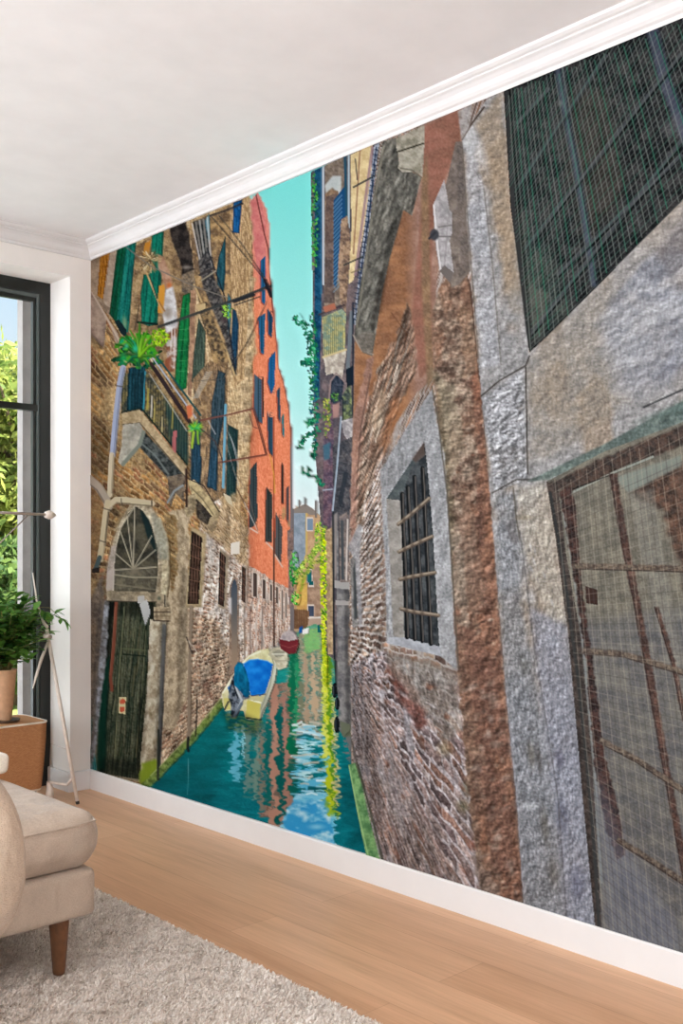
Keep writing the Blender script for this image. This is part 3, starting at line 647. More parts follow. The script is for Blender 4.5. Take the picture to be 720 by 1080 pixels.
wire('drying_rack', [(212, 443.5), (240, 438), (268, 431), (275, 455), (281.5, 479.5), (256, 484), (231, 488)], 1.8, RK); stroke([(212, 452), (228, 466), (236, 488)], 1.2, (76, 60, 58)); stroke([(263, 436), (267, 450), (272, 452)], 1, RK); stroke([(220, 444), (228, 458)], 1, (150, 150, 150))
stroke([(240, 470), (252, 512)], .8, (150, 150, 150), .7); stroke([(246, 495), (262, 520), (272, 560)], .8, (120, 100, 84), .7)
# ================================================================== BOATS
H1 = "235,731 240,722 252,703 262,692 273,686 284,684 291,692 293,702 291,718 284,738 277,752 275,760 260,758.5 258,750 249,748 238,750 235.5,740"
fill(H1, stone((226, 222, 176), (200, 190, 140), 8, 170, .8, grit=8)); boat = part('motorboat', H1, None, 'printed cream motorboat with a blue cover')
fill("291,694 293,704 291,718 284,738 276,758 273,748 282,730 287,714", vgrad(695, (206, 206, 186), 755, (170, 170, 150)))
stroke([(285, 685), (290, 700), (286, 722), (276, 748)], 1.1, (150, 152, 130)); stroke([(236, 731), (252, 705), (264, 692), (276, 687)], 1.2, (244, 240, 214))
fill("262,737 276,741 275,759 260,757", (206, 194, 96)); fill("237,736 243,736 244,748 238,749", (206, 196, 110)); stroke([(261, 757), (275, 759)], 1.6, (30, 50, 60)); stroke([(262, 737), (276, 741)], 1.6, (240, 236, 210))
TARP = "258,700 264,696 273,695 283,697 289,700.5 287,712 281,731 274,735 266,734 262,720"
fill(TARP, lambda X, Y: lerp((26, 136, 226), (8, 100, 196), fbm(X / 7, Y / 7, 171, 3) * 1.6 - .3)); stroke([(258, 700), (264, 696), (273, 695), (283, 697), (289, 700.5)], .8, (90, 180, 240)); fill("241,725 247,718 250,728 244,734", (30, 120, 200)); part('blue_cover', TARP, boat)
fill("258,733 280,734 278,740 262,738", (196, 190, 140)); stroke([(266, 734), (281, 732)], 1, (90, 80, 60))
MC = "248,704 252,698 257,699 261,708 264,720 265,733 260,736 254,728 248,722"
MO = "246,714 250,710 256,722 263,730 265,736 258,738 254,748 249,757 244,757 245,744 242,736 243,726"
fill(MO, stone((120, 128, 140), (38, 44, 54), 4, 172, 1.6, grit=12), 1, .5); stroke([(249, 724), (256, 738), (250, 752)], 2.2, (190, 196, 200), .8); stroke([(246, 718), (252, 736)], 1.4, (30, 30, 40)); stroke([(242, 740), (238, 748)], 2, (60, 60, 66)); stroke([(256, 742), (248, 756)], 3.2, (104, 116, 130))
fill(MC, lambda X, Y: lerp((10, 126, 168), (4, 76, 112), fbm(X / 4, Y / 7, 173, 3) * 2 - .5)); mo = part('outboard_motor', MO, boat); part('motor_cover', MC, boat)
stroke([(243, 700), (236, 720), (233, 735)], .8, (120, 110, 100), .7); shade("236,752 258,752 276,762 272,775 240,770", .6, 4); ripple("238,752 276,760 274,772 262,776 240,768", (120, 128, 60), .6, 4, 6, 3, 33, .5)
H2 = "284,690 289,683 298,682 304,684.5 305,696 303,704 294,707 291,697"
fill(H2, stone((216, 208, 182), (180, 172, 146), 5, 175, grit=8)); fill("289,688 295,685 302,687 300,692 292,693", (150, 146, 128)); stroke([(288, 690), (303, 690)], 1, (230, 226, 206)); stroke([(292, 697), (304, 697)], .9, (156, 150, 130)); dg = part('dinghy', H2, None, 'printed small cream dinghy moored behind the motorboat'); part('inside', "289,688 295,685 302,687 300,692 292,693", dg)
H3 = "295.5,674 299,668 305,664 311,667 315,673 316,680 313,689 306,690 297,684"
fill(H3, (118, 44, 50)); fill("296,674 299,668 305,664 311,667 315.5,674 306,676", stone((190, 176, 172), (150, 140, 142), 4, 176, grit=8)); stroke([(297, 680), (306, 683), (315, 680)], .8, (150, 70, 70)); stroke([(305, 664), (304, 660)], 1, (190, 190, 190)); rb = part('red_boat', H3, None, 'printed dark red boat with a pale cover'); part('cover', "296,674 299,668 305,664 311,667 315.5,674 306,676", rb)
fill("320,664 326,662 326.5,668 320,669", (222, 220, 216)); part('white_boat', "320,664 326,662 326.5,668 320,669"); fill("316.5,662 319,660 320,667 316.5,668", (24, 92, 170)); part('blue_boat', "316.5,662 319,660 320,667 316.5,668"); fill("336,659 339.8,658 339.8,667 336,667", (14, 104, 110)); part('teal_boat', "336,659 339.8,658 339.8,667 336,667")
# bushes and ivy at the far end
leafy(311, 600, 4.5, 18, 90, [(30, 150, 60), (60, 180, 70), (20, 120, 50), (110, 200, 80)], 9, (2, 4)); part('bush', ellipse(311, 600, 5, 20), None, 'printed green bush hanging beside the orange house')
leafy(313, 631, 4.5, 7, 40, [(60, 190, 60), (120, 210, 80), (30, 140, 50)], 10, (2, 4)); part('bush', ellipse(313, 631, 5, 8), None, 'printed lower round green bush over the water')

# ================================================================== RIGHT HOUSES
# ---- tall far house with ivy, balconies, yellow wall
FARR = "329,182 420,140 410,300 385,420 372,520 366,660 362,700 345,690 340,560 333,470 331,300"
fill(FARR, stone((120, 104, 104), (84, 78, 84), 8, 200, 1.1, grit=16))
fill("333,180 341,176 341,300 338,420 333,420", stone((34, 92, 124), (18, 60, 90), 5, 201, 1)); stroke([(342, 176), (342.5, 300)], 2.4, (170, 180, 186)); stroke([(340, 176), (340, 310)], 1, (60, 110, 140))
fill("344,172 364,164 363,320 343,330", stone((140, 124, 108), (110, 96, 86), 5, 202))
fill("344,196 352,186 361,186 361,210 352,198 345,204", (196, 206, 206), .8, .6); fill("344,206 350,200 358,202 356,260 344,262", stone((150, 122, 96), (110, 88, 74), 5, 203)); fill("344,258 354,256 354,264 344,266", (190, 176, 160))
fill("345,208 356,204 354,320 343,320", stone((112, 92, 84), (84, 72, 70), 5, 204), .8)
fr = part('ivy_house', FARR, None, 'printed tall grey house with ivy and balconies on the right bank')
SHB = "353,212 366,195 367,230 360,260 356,304 353,300"
fill(SHB, (28, 74, 116))
for k in range(22): stroke([(353, 216 + k * 4.4), (362, 206 + k * 4.4)], .9, (110, 150, 176), .75)
part('shutter', SHB, fr)
stroke([(365, 165), (367, 230)], 3, (44, 84, 104)); stroke([(369, 162), (369, 240)], 2, (160, 176, 184))
fill("361,232 368,228 371,260 366,330 360,320 358,280", stone((170, 140, 112), (110, 90, 78), 4, 205, 1.2)); 
YEL = "371,164 394,152 392,200 384,250 374,296 369,300 372,240"
fill(YEL, stone((226, 204, 154), (200, 174, 126), 7, 206, .8, grit=10)); part('yellow_wall', YEL, fr, 'printed strip of pale yellow wall')
stroke([(381, 158), (374, 268)], 1.4, (150, 110, 90)); stroke([(394, 156), (384, 230), (376, 290)], 3, (150, 120, 130), .8); stroke([(376, 168), (378, 190)], 1, (60, 60, 70))
LAT = "396,154 407,148 400,200 392,250 384,300 377,345 374,340 380,290 388,220"
fill(LAT, stone((168, 174, 186), (124, 132, 148), 4, 207, .9))
for k in range(34): y = 158 + k * 5.4; x = 401 - k * .75; stroke([(x - 4, y), (x + 4, y + 3)], 1.1, (44, 56, 78), .9); stroke([(x - 2 + (k % 3), y), (x - 1, y + 6)], 1.1, (48, 60, 80), .8)
part('railing', LAT, fr); stroke([(398, 156), (390, 230), (380, 300)], 1.2, (36, 54, 84)); stroke([(374, 198), (400, 184)], 1.8, (50, 60, 66)); stroke([(364, 280), (384, 271)], 1.6, (54, 60, 60)); stroke([(372, 288), (382, 284)], 1.2, (120, 110, 80))
# lower balcony of the far house
fill("341,335 362,326 366,330 365,376 343,380", stone((130, 150, 130), (190, 176, 110), 4, 208, 1.4)); 
for k in range(10): stroke([(343 + k * 2.1, 333), (343.5 + k * 2.1, 374)], .7, (60, 84, 84), .9)
stroke([(338, 332), (364, 322)], 2, (70, 60, 64)); fill("342,324 354,320 356,326 344,330", (170, 104, 80)); part('railing', "341,335 362,326 366,330 365,376 343,380", fr)
SL3 = "342,377 366,369 366,376 362,400 352,394 345,396 344,384"
fill(SL3, stone((206, 196, 180), (160, 148, 136), 4, 209, grit=10)); stroke([(342, 377), (366, 369)], 2.2, (200, 180, 130)); part('balcony_slab', SL3, fr)
fill("349,410 352,396 360,396 364,404 361,428 350,426", stone((70, 76, 90), (40, 50, 64), 4, 210)); stroke([(348, 425), (350, 402), (356, 394), (364, 402)], 1.6, (140, 120, 116))
leafy(355, 418, 4, 5, 20, [(100, 150, 60), (60, 120, 60)], 11, (2, 3)); fill("350,428 360,424 358,440 350,442", (176, 130, 120), .8, .8)
fill("362,418 371,402 373,440 362,444", stone((130, 140, 90), (60, 70, 70), 4, 211)); stroke([(363, 420), (363, 444)], 1, (20, 30, 40)); stroke([(372, 330), (368, 390)], 4, (108, 116, 122)); fill("366,390 373,386 374,406 367,408", (30, 40, 50)); stroke([(373.5, 320), (373.5, 440)], 1.6, (30, 40, 56))
SL4 = "361,444 374,441 374,470 370,468 364,458"
fill(SL4, stone((190, 184, 182), (140, 134, 136), 4, 212, grit=10)); part('corbel', SL4, fr)
fill("343,430 352,424 354,500 350,560 342,560", stone((120, 92, 100), (84, 70, 88), 5, 213)); fill("342,470 350,466 349,484 343,486", (50, 110, 130), .7, 1)
fill("352,470 374,460 372,520 366,580 354,580", stone((96, 92, 94), (60, 62, 68), 6, 214)); stroke([(361, 440), (357, 490), (352, 540)], 1.6, (150, 166, 180)); stroke([(342, 517), (352, 516)], 1.4, (150, 160, 170))
stroke([(366, 500), (360, 530)], 5, (44, 50, 58), .8); fill("351,545 357,540 358,600 352,620", (150, 140, 134), .8, 1)
# far ground: pillar, posts
fill("344,560 352,556 352,690 347,690", stone((190, 160, 120), (150, 124, 96), 4, 215)); 
PIL = "356,560 370,560 371,690 371,770 363,776 358,768 357,690"
fill(PIL, stone((140, 136, 134), (104, 102, 104), 6, 216, 1, grit=12)); shade("364,560 371,560 371,770 366,770", .72, 1.5); stroke([(352.5, 540), (353, 640), (355, 730)], 2, (40, 44, 50)); fill("354,612 372,614 372,622 354,620", (160, 156, 152)); fill("355,633 370,634 370,638 355,638", (160, 154, 150)); stroke([(359, 560), (359, 612)], 1.4, (66, 64, 68))
fill("360,760 371,764 372,776 362,778", (104, 110, 90)); part('pillar', PIL, fr)
fill("359,545 367,540 372,560 370,614 360,614", stone((150, 132, 122), (110, 100, 98), 5, 217)); stroke([(362, 550), (363, 610)], 3, (74, 80, 84)); stroke([(368, 548), (366.5, 612)], 1.4, (200, 190, 180)); 
for cx, cy, rx, ry in ((354, 728, 2.6, 8), (356.5, 764, 3, 9), (357, 742, 2.6, 7)):
    fill(ellipse(cx, cy, rx, ry), (24, 28, 34)); stroke([(cx - 1, cy - ry * .6), (cx - 1, cy + ry * .6)], 1, (80, 90, 100), .8); part('tyre', ellipse(cx, cy, rx, ry), fr)
blob(357, 752, 3, 4, (40, 110, 110), .7)
# ivy edge
leafy(333, 235, 3.5, 55, 110, [(50, 150, 50), (90, 180, 50), (20, 90, 70), (60, 170, 90)], 12, (2, 4.4))
leafy(331, 370, 6, 40, 120, [(20, 110, 84), (40, 150, 80), (30, 130, 60), (16, 84, 90)], 13, (2, 5))
leafy(333, 425, 5, 40, 110, [(20, 110, 100), (60, 140, 110), (30, 90, 110), (50, 150, 70)], 14, (2, 5))
leafy(346, 440, 4, 22, 60, [(130, 150, 50), (90, 130, 60), (170, 170, 60)], 15, (2, 4))
for pts, sd in (([(334, 372), (322, 345), (312, 335)], 16), ([(333, 380), (324, 382), (320, 384)], 17), ([(335, 455), (322, 462), (315, 470)], 18), ([(340, 510), (328, 500), (316, 494)], 19), ([(336, 440), (328, 446), (324, 448)], 20), ([(334, 470), (331, 478), (332, 482)], 22)):
    stroke(pts, .9, (60, 100, 80))
    p = P(pts)
    for t in np.linspace(0, 1, 9):
        q = p[0] + (p[1] - p[0]) * min(1, t * 2) + (p[2] - p[1]) * max(0, t * 2 - 1)
        leafy(q[0], q[1], 3.4, 3.4, 5, [(16, 110, 84), (30, 130, 90), (20, 90, 76), (60, 150, 100)], sd * 31 + int(t * 50), (2.5, 5.5))
IVY = "329,185 337,178 338,300 336,420 342,500 338,500 330,470 322,470 314,474 324,455 331,440 326,430 318,384 308,335 316,330 326,345 330,330"
part('ivy', IVY, fr, 'printed trailing ivy along the edge of the right house')
for k in range(7): stroke([(345 - k * 4, 556 + k * 9.5), (341 - k * 4, 566 + k * 9.5)], 3, (120, 170, 40), .5)
leafy(338, 565, 6, 16, 70, [(170, 200, 40), (110, 170, 50), (200, 214, 60), (70, 140, 50)], 23, (2, 4))
for t in np.linspace(0, 1, 16): leafy(338 - 24 * t, 575 + 30 * t, 3, 4, 8, [(150, 180, 60), (100, 150, 50), (180, 200, 80)], 100 + int(t * 40), (1.8, 3.6)); leafy(338 - 22 * t, 590 + 22 * t, 2.4, 3, 6, [(150, 160, 60), (100, 130, 50), (180, 180, 80)], 200 + int(t * 40), (1.8, 3.2))
leafy(342.5, 620, 3.4, 62, 220, [(216, 230, 10), (180, 210, 10), (120, 180, 20), (240, 240, 60), (90, 150, 30)], 24, (2, 4.2))
leafy(343.5, 690, 2.2, 40, 90, [(200, 214, 20), (150, 190, 20), (226, 236, 40)], 25, (1.6, 3.2))
part('ivy', "337,548 346,548 347,660 346,725 342,725 339,620 334,612 316,618 312,604 330,575", fr, 'printed sunlit yellow-green ivy column above the water')

# ---- near right wall: terracotta plaster, brick, stone
NRW = "404,130 870,-120 870,1090 430,1000 398,902 372,806 371,690 370,560 374,440 376,350 388,260"
fill(NRW, brick(HR, [(138, 112, 96), (122, 98, 86), (152, 130, 112), (112, 92, 84), (146, 112, 92)], (168, 160, 154), bw=.20, bh=.062, m=.12, seed=220, wob=.03, cover=.40, covcol=(160, 152, 146)))
nr = part('near_right_house', NRW, None, 'printed weathered brick and stone house wall on the right bank')
# big diagonal eave and terracotta plaster
fill("376,350 394,300 418,200 448,132 490,112 488,160 470,230 462,300 458,400 440,415 404,470 378,560 372,560 374,440", lambda X, Y: lerp(stone((160, 114, 80), (128, 90, 66), 12, 221, 1, None, .5, 14)(X, Y), stone((164, 130, 114), (140, 108, 94), 12, 222, 1, None, .4, 14)(X, Y), (X - 428) / 14), 1, .8)
fill("449,134 488,114 487,150 468,196 459,232 456,285 458,385 444,400 436,330 446,220", stone((154, 104, 88), (130, 90, 74), 11, 223, 1, None, .5, 14), .9, 2)
fill("446,190 452,160 454,240 456,330 459,400 452,410 446,300", stone((150, 126, 92), (116, 98, 74), 9, 224), .7, 2)
# broken render showing rough brick
RGH = "432,318 438,352 441,390 418,440 402,492 402,560 404,700 370,700 371,560 378,470 400,390 418,360"
fill(RGH, brick(HR, [(150, 122, 104), (124, 96, 80), (164, 142, 124), (138, 108, 88), (172, 156, 140)], (116, 98, 86), bw=.5, bh=.085, m=.12, seed=225, wob=.06, cover=.26, covcol=(160, 142, 124), grit=22), 1, .8, 3, 7)
fill("408,440 424,410 420,450 410,476 402,480", (150, 96, 60), .55, 3, 3); fill("392,440 404,410 410,420 398,470", (190, 172, 144), .4, 3, 3)
fill("374,440 388,380 396,376 382,470 376,560 372,600 371,520", stone((170, 130, 112), (140, 108, 96), 9, 226, 1, None, .6), .9, 1.2, 2); stroke([(392, 395), (382, 450), (377, 520)], 1.2, (90, 70, 62), .8); stroke([(414, 330), (430, 352), (428, 372), (417, 376)], 1.2, (96, 62, 44), .5)
fill("371,590 380,560 404,470 404,690 412,700 400,720 380,706 372,700", brick(HR, [(138, 112, 96), (122, 98, 86), (150, 128, 112), (112, 90, 80)], (186, 178, 172), bw=.50, bh=.105, m=.17, seed=227, wob=.03), .95, 2, 3, 7)
# lower wall
LOW = "372,700 404,684 420,694 484,712 500,760 512,860 556,1000 430,1000 398,902 374,806"
fill(LOW, brick(HR, [(136, 116, 112), (120, 104, 104), (152, 134, 130), (100, 86, 86), (136, 106, 94)], (172, 164, 166), bw=.34, bh=.075, m=.12, seed=228, wob=.05, cover=.46, covcol=(164, 158, 162), grit=34), 1, 1.5, 3, 8)
fill("384,700 400,740 424,800 470,900 510,990 440,990 400,890 384,800", brick(HR, [(142, 112, 96), (122, 92, 80), (154, 128, 110), (104, 82, 74)], (150, 136, 128), bw=.30, bh=.07, m=.12, seed=229, wob=.05, cover=.3, covcol=(146, 132, 126), grit=30), .34, 5, 8, 14)
fill("410,700 424,706 446,730 452,760 444,772 420,735", stone((136, 82, 68), (104, 62, 54), 6, 230, 1.1, grit=24), .75, 2.5, 4, 7)
fill("408,686 484,706 490,770 470,790 452,752 412,706", stone((158, 152, 144), (118, 108, 98), 7, 231, 1.2, HR, 1, 24), .7, 3, 5, 9)
for k in range(110):
    x = random.uniform(400, 540); y = random.uniform(720, 960)
    if x - 380 < (y - 640) * 1.1 and x > 372 + (y - 806) * .32:
        a = math.atan2(y - DV[1], x - DV[0]); blob(x, y, random.uniform(3, 9), random.uniform(1, 2.4), random.choice([(74, 60, 58), (190, 186, 190), (140, 92, 72), (96, 84, 84), (180, 170, 166)]), random.uniform(.3, .7), a, .3)
for cx, cy, r, c in ((498, 832, 10, (70, 80, 50)), (502, 812, 12, (196, 190, 190)), (490, 850, 8, (100, 96, 60)), (470, 790, 9, (170, 150, 110)), (514, 900, 10, (190, 180, 172)), (500, 890, 7, (130, 74, 56))): blob(cx, cy, r, r * .9, c, .55, .8)
relief(LOW, 5, .17, 407, 2.2, .8, 2, .95); relief(LOW, 2.4, .12, 408, 1.5, .8, 2, .95); relief(RGH, 5, .15, 409, 2.4, .7, 2, -1.0); relief("371,590 404,470 404,690 412,700 372,706", 3, .18, 410, 1.6, .8)
# crumbled render column
CRU = "457,330 470,290 482,290 494,285 500,320 506,385 514,470 524,560 528,640 538,760 548,860 556,1000 516,1000 498,860 488,760 480,655 470,480 462,440 459,400"
def crumb(X, Y):
    n = fbm(X / 9, Y / 9, 232, 5, .66); m = fbm(X / 16 + 9, Y / 40, 233, 3)
    c = lerp((104, 84, 72), (164, 144, 126), (n - .5) * 2.8 + .45)
    c = lerp(c, (140, 100, 78), (m - .5) * 2.4)
    return c + ((fbm(X / 1.8, Y / 1.8, 234, 2) - .5) * 30)[..., None]
fill(CRU, crumb, 1, 1, 2.5, 8)
def redr(X, Y):
    n = fbm(X / 7, Y / 12, 235, 5, .6)
    return lerp((96, 70, 60), (144, 104, 84), (n - .5) * 3 + .5) + ((fbm(X / 1.8, Y / 1.8, 236, 2) - .5) * 34)[..., None]
fill("496,400 506,385 514,470 524,560 528,640 538,760 548,860 556,1000 536,1000 524,880 510,760 502,640 500,560 506,480", redr, .85, 2, 4, 10)
fill("470,640 506,640 516,760 528,880 546,1000 522,1000 506,900 494,800 482,700", redr, .5, 4, 6, 12)
fill("500,375 512,390 514,420 502,425", (140, 96, 76), .6, 2, 3); fill("486,300 494,290 499,330 494,345", (136, 98, 78), .5, 2, 3); fill("512,520 524,560 526,600 514,590", (150, 108, 84), .5, 3, 3)
fill("459,390 468,400 478,420 474,480 480,560 476,640 468,520", stone((136, 130, 104), (96, 94, 76), 6, 237, 1.2), .55, 3, 4)
for k in range(120):
    t = random.random(); y = 350 + t * 610; x = 466 + t * 62 + random.uniform(-4, 26 - 6 * t)
    blob(x, y, random.uniform(1.5, 4.5), random.uniform(1, 3), random.choice([(58, 42, 36), (64, 48, 42), (186, 170, 152), (166, 146, 126), (128, 88, 68)]), random.uniform(.35, .8), random.uniform(-.9, .3), .2)
stroke([(504, 730), (517, 738)], 4, (40, 30, 28), .8); stroke([(500, 700), (512, 712)], 2.5, (60, 44, 40), .7); blob(514, 752, 4, 3, (180, 150, 130), .6)
for pts in ([(507, 385), (514, 470), (522, 545), (528, 640), (538, 760), (548, 860), (556, 985)], [(497, 300), (502, 350), (507, 400)]): stroke(pts, 1.4, (70, 50, 42), .7)
part('crumbled_render', CRU, nr, 'printed strip of crumbling red-brown render')
for q, cc in (("486,520 504,540 512,640 498,650 488,600", (138, 112, 96)), ("490,660 524,690 536,800 508,790", (128, 94, 80)), ("504,800 534,820 546,920 522,920", (134, 100, 86)), ("464,400 480,400 490,470 476,500", (150, 136, 116)), ("476,560 490,570 496,660 484,660", (156, 140, 124)), ("484,320 498,330 504,390 490,400", (150, 120, 98)), ("500,900 524,930 540,985 512,980", (140, 120, 108))):
    fill(q, stone(cc, [v * .84 for v in cc], 6, 239, grit=16), .72, 2, 5, 9)
for k in range(60):
    t = random.random(); y = 720 + t * 250; x = random.uniform(490 + t * 28, 528 + t * 20); blob(x, y, random.uniform(2, 7), random.uniform(2, 5), random.choice([(150, 134, 124), (120, 104, 96), (166, 150, 138), (84, 64, 56), (132, 116, 104)]), .5, -.4, .2)
relief(CRU, 9, .12, 405, 1.2, 1.0); relief(CRU, 3, .09, 406)
# iron anchor plate on its grey panel
PAN = "474,186 482,150 490,150 494,230 499,285 486,300 478,304 470,280 470,200"
fill(PAN, stone((134, 122, 112), (104, 94, 88), 8, 238, 1, None, 1, 14)); fill("482,152 490,150 493,230 497,283 490,292 484,230", stone((124, 112, 104), (98, 90, 86), 8, 239), .8, 1.5); part('plaster_panel', PAN, nr)
ANC = "470,190 475.5,222 478,224 478,247 475.5,254 480,288 476,299 465,286 461,260 458,217"
fill(ANC, stone((182, 176, 176), (146, 142, 142), 6, 240, .9, grit=12)); fill("465,286 470,280 480,288 476,299", (112, 104, 100)); stroke([(459, 217), (463, 262), (466, 284)], 1.4, (214, 208, 206)); stroke([(464, 240), (478, 238)], 1.4, (120, 114, 114)); stroke([(463, 250), (477, 250)], 1.2, (110, 104, 104)); stroke([(475, 222), (470, 282)], 1, (130, 124, 124), .6)
blob(459.5, 248, 4, 5, (74, 74, 80), 1, 0, .9); stroke([(454, 252), (460, 246)], 2.6, (60, 60, 66)); part('anchor_plate', ANC, nr, 'printed pale stone anchor block with an iron knob')
# eave beam and cornice stones
BEAM = "405,150 419,146 423,176 446,187 436,228 427,222 412,275 404,312 398,352 394,376 384,372 375,354 380,310 388,258 396,200"
fill(BEAM, lambda X, Y: stone((116, 113, 104), (86, 84, 78), 10, 241, 1.1, None, 1.6, 16)(X, Y)); shade("419,214 436,228 427,222 412,275 404,330 398,330 405,280", .75, 2); relief(BEAM, 5, .12, 415, 2.4, .8, 2, -1.2); stroke([(406, 155), (392, 240), (378, 345)], 2, (136, 130, 112), .6)
for k in range(7): blob(404 - k * 1.6, 290 + k * 9, 3, 4.5, (46, 42, 38), .7)
stroke([(374, 354), (383, 370), (395, 374)], 1.6, (150, 138, 126)); fill("376,356 386,350 396,352 394,374 384,372", stone((140, 130, 118), (104, 98, 90), 5, 242), .8, .8)
CORN = "419,147 449,133 449,152 447,187 440,182 426,182 421,178 424,168 420,160"
fill(CORN, stone((172, 164, 148), (130, 124, 108), 6, 243, grit=14)); stroke([(420, 161), (448, 152)], 1.8, (70, 66, 54)); stroke([(424, 178), (436, 180), (446, 188)], 1.4, (110, 104, 90)); fill("421,164 447,154 446,172 436,176 423,176", stone((184, 178, 162), (150, 144, 128), 4, 244), .7, .8)
ev = part('stone_eave', BEAM, nr, 'printed dark stone eave running up to the ceiling'); part('cornice_stone', CORN, ev)
# barred window
FRM = "402,497 430,452 457,410 461,440 470,480 476,570 480,655 484,708 466,692 409,676 408,600"
fill(FRM, stone((176, 176, 178), (142, 142, 144), 8, 250, 1.1, HR, 1, 22), 1, .5, .8, 4)
shade("402,497 457,410 460,430 449,464 409,526 405,520", .9, 2); stroke([(457, 408), (463, 440), (473, 520), (482, 660), (485, 705)], 1.6, (96, 88, 78), .8)
relief(FRM, 2.6, .07, 411)
OPN = "409,526 449,466 452,490 458,560 463,650 465,682 427,673 416,670 413,600"
fill(OPN, stone((82, 86, 88), (48, 52, 56), 8, 251, 1, grit=10))
fill("409,526 424,528 426,600 428,674 416,670 413,600", stone((164, 158, 150), (136, 130, 124), 8, 252, 1, grit=12)); fill("409,526 449,466 450,480 436,492 424,527", stone((92, 98, 98), (70, 78, 80), 7, 253, grit=8)); fill("436,484 449,466 450,480 440,488", (96, 70, 60), .6, 1)
SIL = "412,672 427,672 466,682 466,692 409,678"
fill(SIL, stone((182, 184, 190), (156, 158, 164), 6, 254, grit=12))
wn = part('stone_framed_window', FRM, nr, 'printed window with rusty bars and a pale stone frame'); part('opening', OPN, wn)
for x0, y0, x1, y1 in ((425.5, 521, 431, 672), (431.5, 514, 439, 674), (438.5, 503, 447, 676), (447, 494, 456, 679)):
    pts = [(x0, y0), ((x0 + x1) / 2 + .3, (y0 + y1) / 2), (x1, y1)]
    stroke(pts, 4.4, (30, 31, 34)); stroke([(a + 1.0, b) for a, b in pts], 1.3, (112, 104, 96), .8); part('window_bar', ribbon(pts, 4.6), wn)
for k in range(9): stroke([(428 + (k % 3) * 9, 560 + k * 12), (431 + (k % 3) * 9, 572 + k * 12)], .8, (70, 70, 70), .5)
for ya, yb in ((553, 526), (582, 566), (611, 604), (642, 649)):
    pts = [(421.5 + (ya - 550) * .03, ya), (436, ya + (yb - ya) * .42), (454 + (yb - 526) * .08, yb)]
    stroke(pts, 4.0, (124, 108, 92)); stroke([(a, b - 1) for a, b in pts], 1.2, (176, 160, 140), .8); stroke([(a, b + 1.6) for a, b in pts], 1, (60, 50, 44), .7); part('cross_bar', ribbon(pts, 4.2), wn)
    for t in (.18, .42, .68): blob(pts[0][0] + t * 33, ya + (yb - ya) * t, 2.4, 3.2, (84, 70, 60), .7); 
part('sill', SIL, wn)
fill("371,590 376,585 378,640 379,660 373,662", stone((150, 146, 142), (120, 116, 114), 5, 255)); fill("374,600 377,590 379,652 375,654", (64, 68, 70), .9, .6); fill("368,578 380,552 384,556 381,585 384,660 380,662 376,590", stone((166, 164, 166), (136, 136, 140), 5, 256), .85, 1); part('far_window', "368,578 380,552 384,556 381,585 384,660 372,662", nr)

# ---- big stone window surround on the right
STN = "489,148 502,124 520,98 532,88 540,219 558,350 560,376 870,60 870,1090 556,1000 548,860 538,760 528,640 514,470 506,385 498,285"
def granite(X, Y):
    n = fbm(X / 15, Y / 15, 260, 5, .62); m = fbm(X / 45, Y / 60 + 3, 261, 3)
    c = lerp((136, 134, 134), (172, 169, 167), (n - .5) * 1.7 + .5)
    c = lerp(c, (150, 132, 114), np.clip((m - .52) * 5, 0, .75))
    c = lerp(c, (144, 146, 156), np.clip((Y - 640) / 240, 0, .6))
    q = fbm(X / 3.2, Y / 3.2, 262, 3, .7)
    return c + ((q - .5) * 64)[..., None]
fill(STN, granite, 1, .8, 1, 5)
st = part('stone_surround', STN, nr, 'printed rough grey stone window surround')
fill("492,170 500,150 512,200 520,290 528,385 510,388 500,290", stone((186, 186, 190), (150, 150, 154), 6, 263, 1.1, None, 1, 26), .8, 2.5, 2)
fill("503,130 530,98 540,219 552,330 540,330 526,250 516,180", stone((172, 150, 124), (146, 128, 108), 9, 264, 1, None, 1, 18), .7, 4, 3); blob(508, 165, 8, 16, (206, 204, 204), .7, -.3); blob(545, 320, 10, 22, (140, 140, 140), .6)
stroke([(489, 148), (500, 130), (512, 114)], 2, (84, 68, 58)); stroke([(512, 200), (522, 290), (530, 385)], 1.2, (110, 104, 98), .7); stroke([(489, 150), (499, 285), (507, 385)], 1.2, (96, 88, 80), .6); fill("484,118 500,110 496,136 488,148", stone((170, 166, 164), (140, 132, 126), 5, 265), .9, .8); fill("488,148 500,132 506,150 498,170", (200, 200, 200), .5, 2)
# lintel blocks
LB = "510,418 530,398 560,374 720,213 870,62 870,300 720,425 580,508 546,512 522,520 516,470"
fill(LB, granite, 1, .5)
fill("512,420 555,388 557,506 523,520 516,470", stone((178, 178, 182), (130, 130, 132), 7, 266, 1.2, None, 1, 34), .9, 1.5)
for k in range(26): x = random.uniform(514, 554); y = random.uniform(412, 505); stroke([(x, y), (x + random.uniform(3, 9), y + random.uniform(-8, 2))], 1.6, random.choice([(96, 94, 92), (208, 208, 212), (110, 104, 100)]), .55)
fill("556,388 640,300 720,330 700,400 600,470 560,490", stone((160, 146, 128), (130, 124, 116), 12, 267, 1, None, 1, 26), .55, 8, 6)
def veins(X, Y):
    s = (X + Y * .9) / 15 + fbm(X / 26, Y / 26, 269, 4) * 5
    n = vnoise(s, (X - Y) / 60, 270)
    return lerp((92, 98, 116), (188, 192, 202), (n - .5) * 1.7 + .5 + (fbm(X / 5, Y / 5, 271, 3) - .5) * 1.3)
fill("640,300 720,216 870,66 870,290 720,400 664,418 640,370", veins, .42, 12, 8, 18)
fill("628,340 660,318 720,300 720,400 650,420", lambda X, Y: lerp((130, 132, 142), (196, 198, 204), (vnoise((X + Y * 2.2) / 9 + fbm(X / 20, Y / 20, 272) * 6, X / 60, 273) - .5) * 2 + .5), .34, 8, 6)
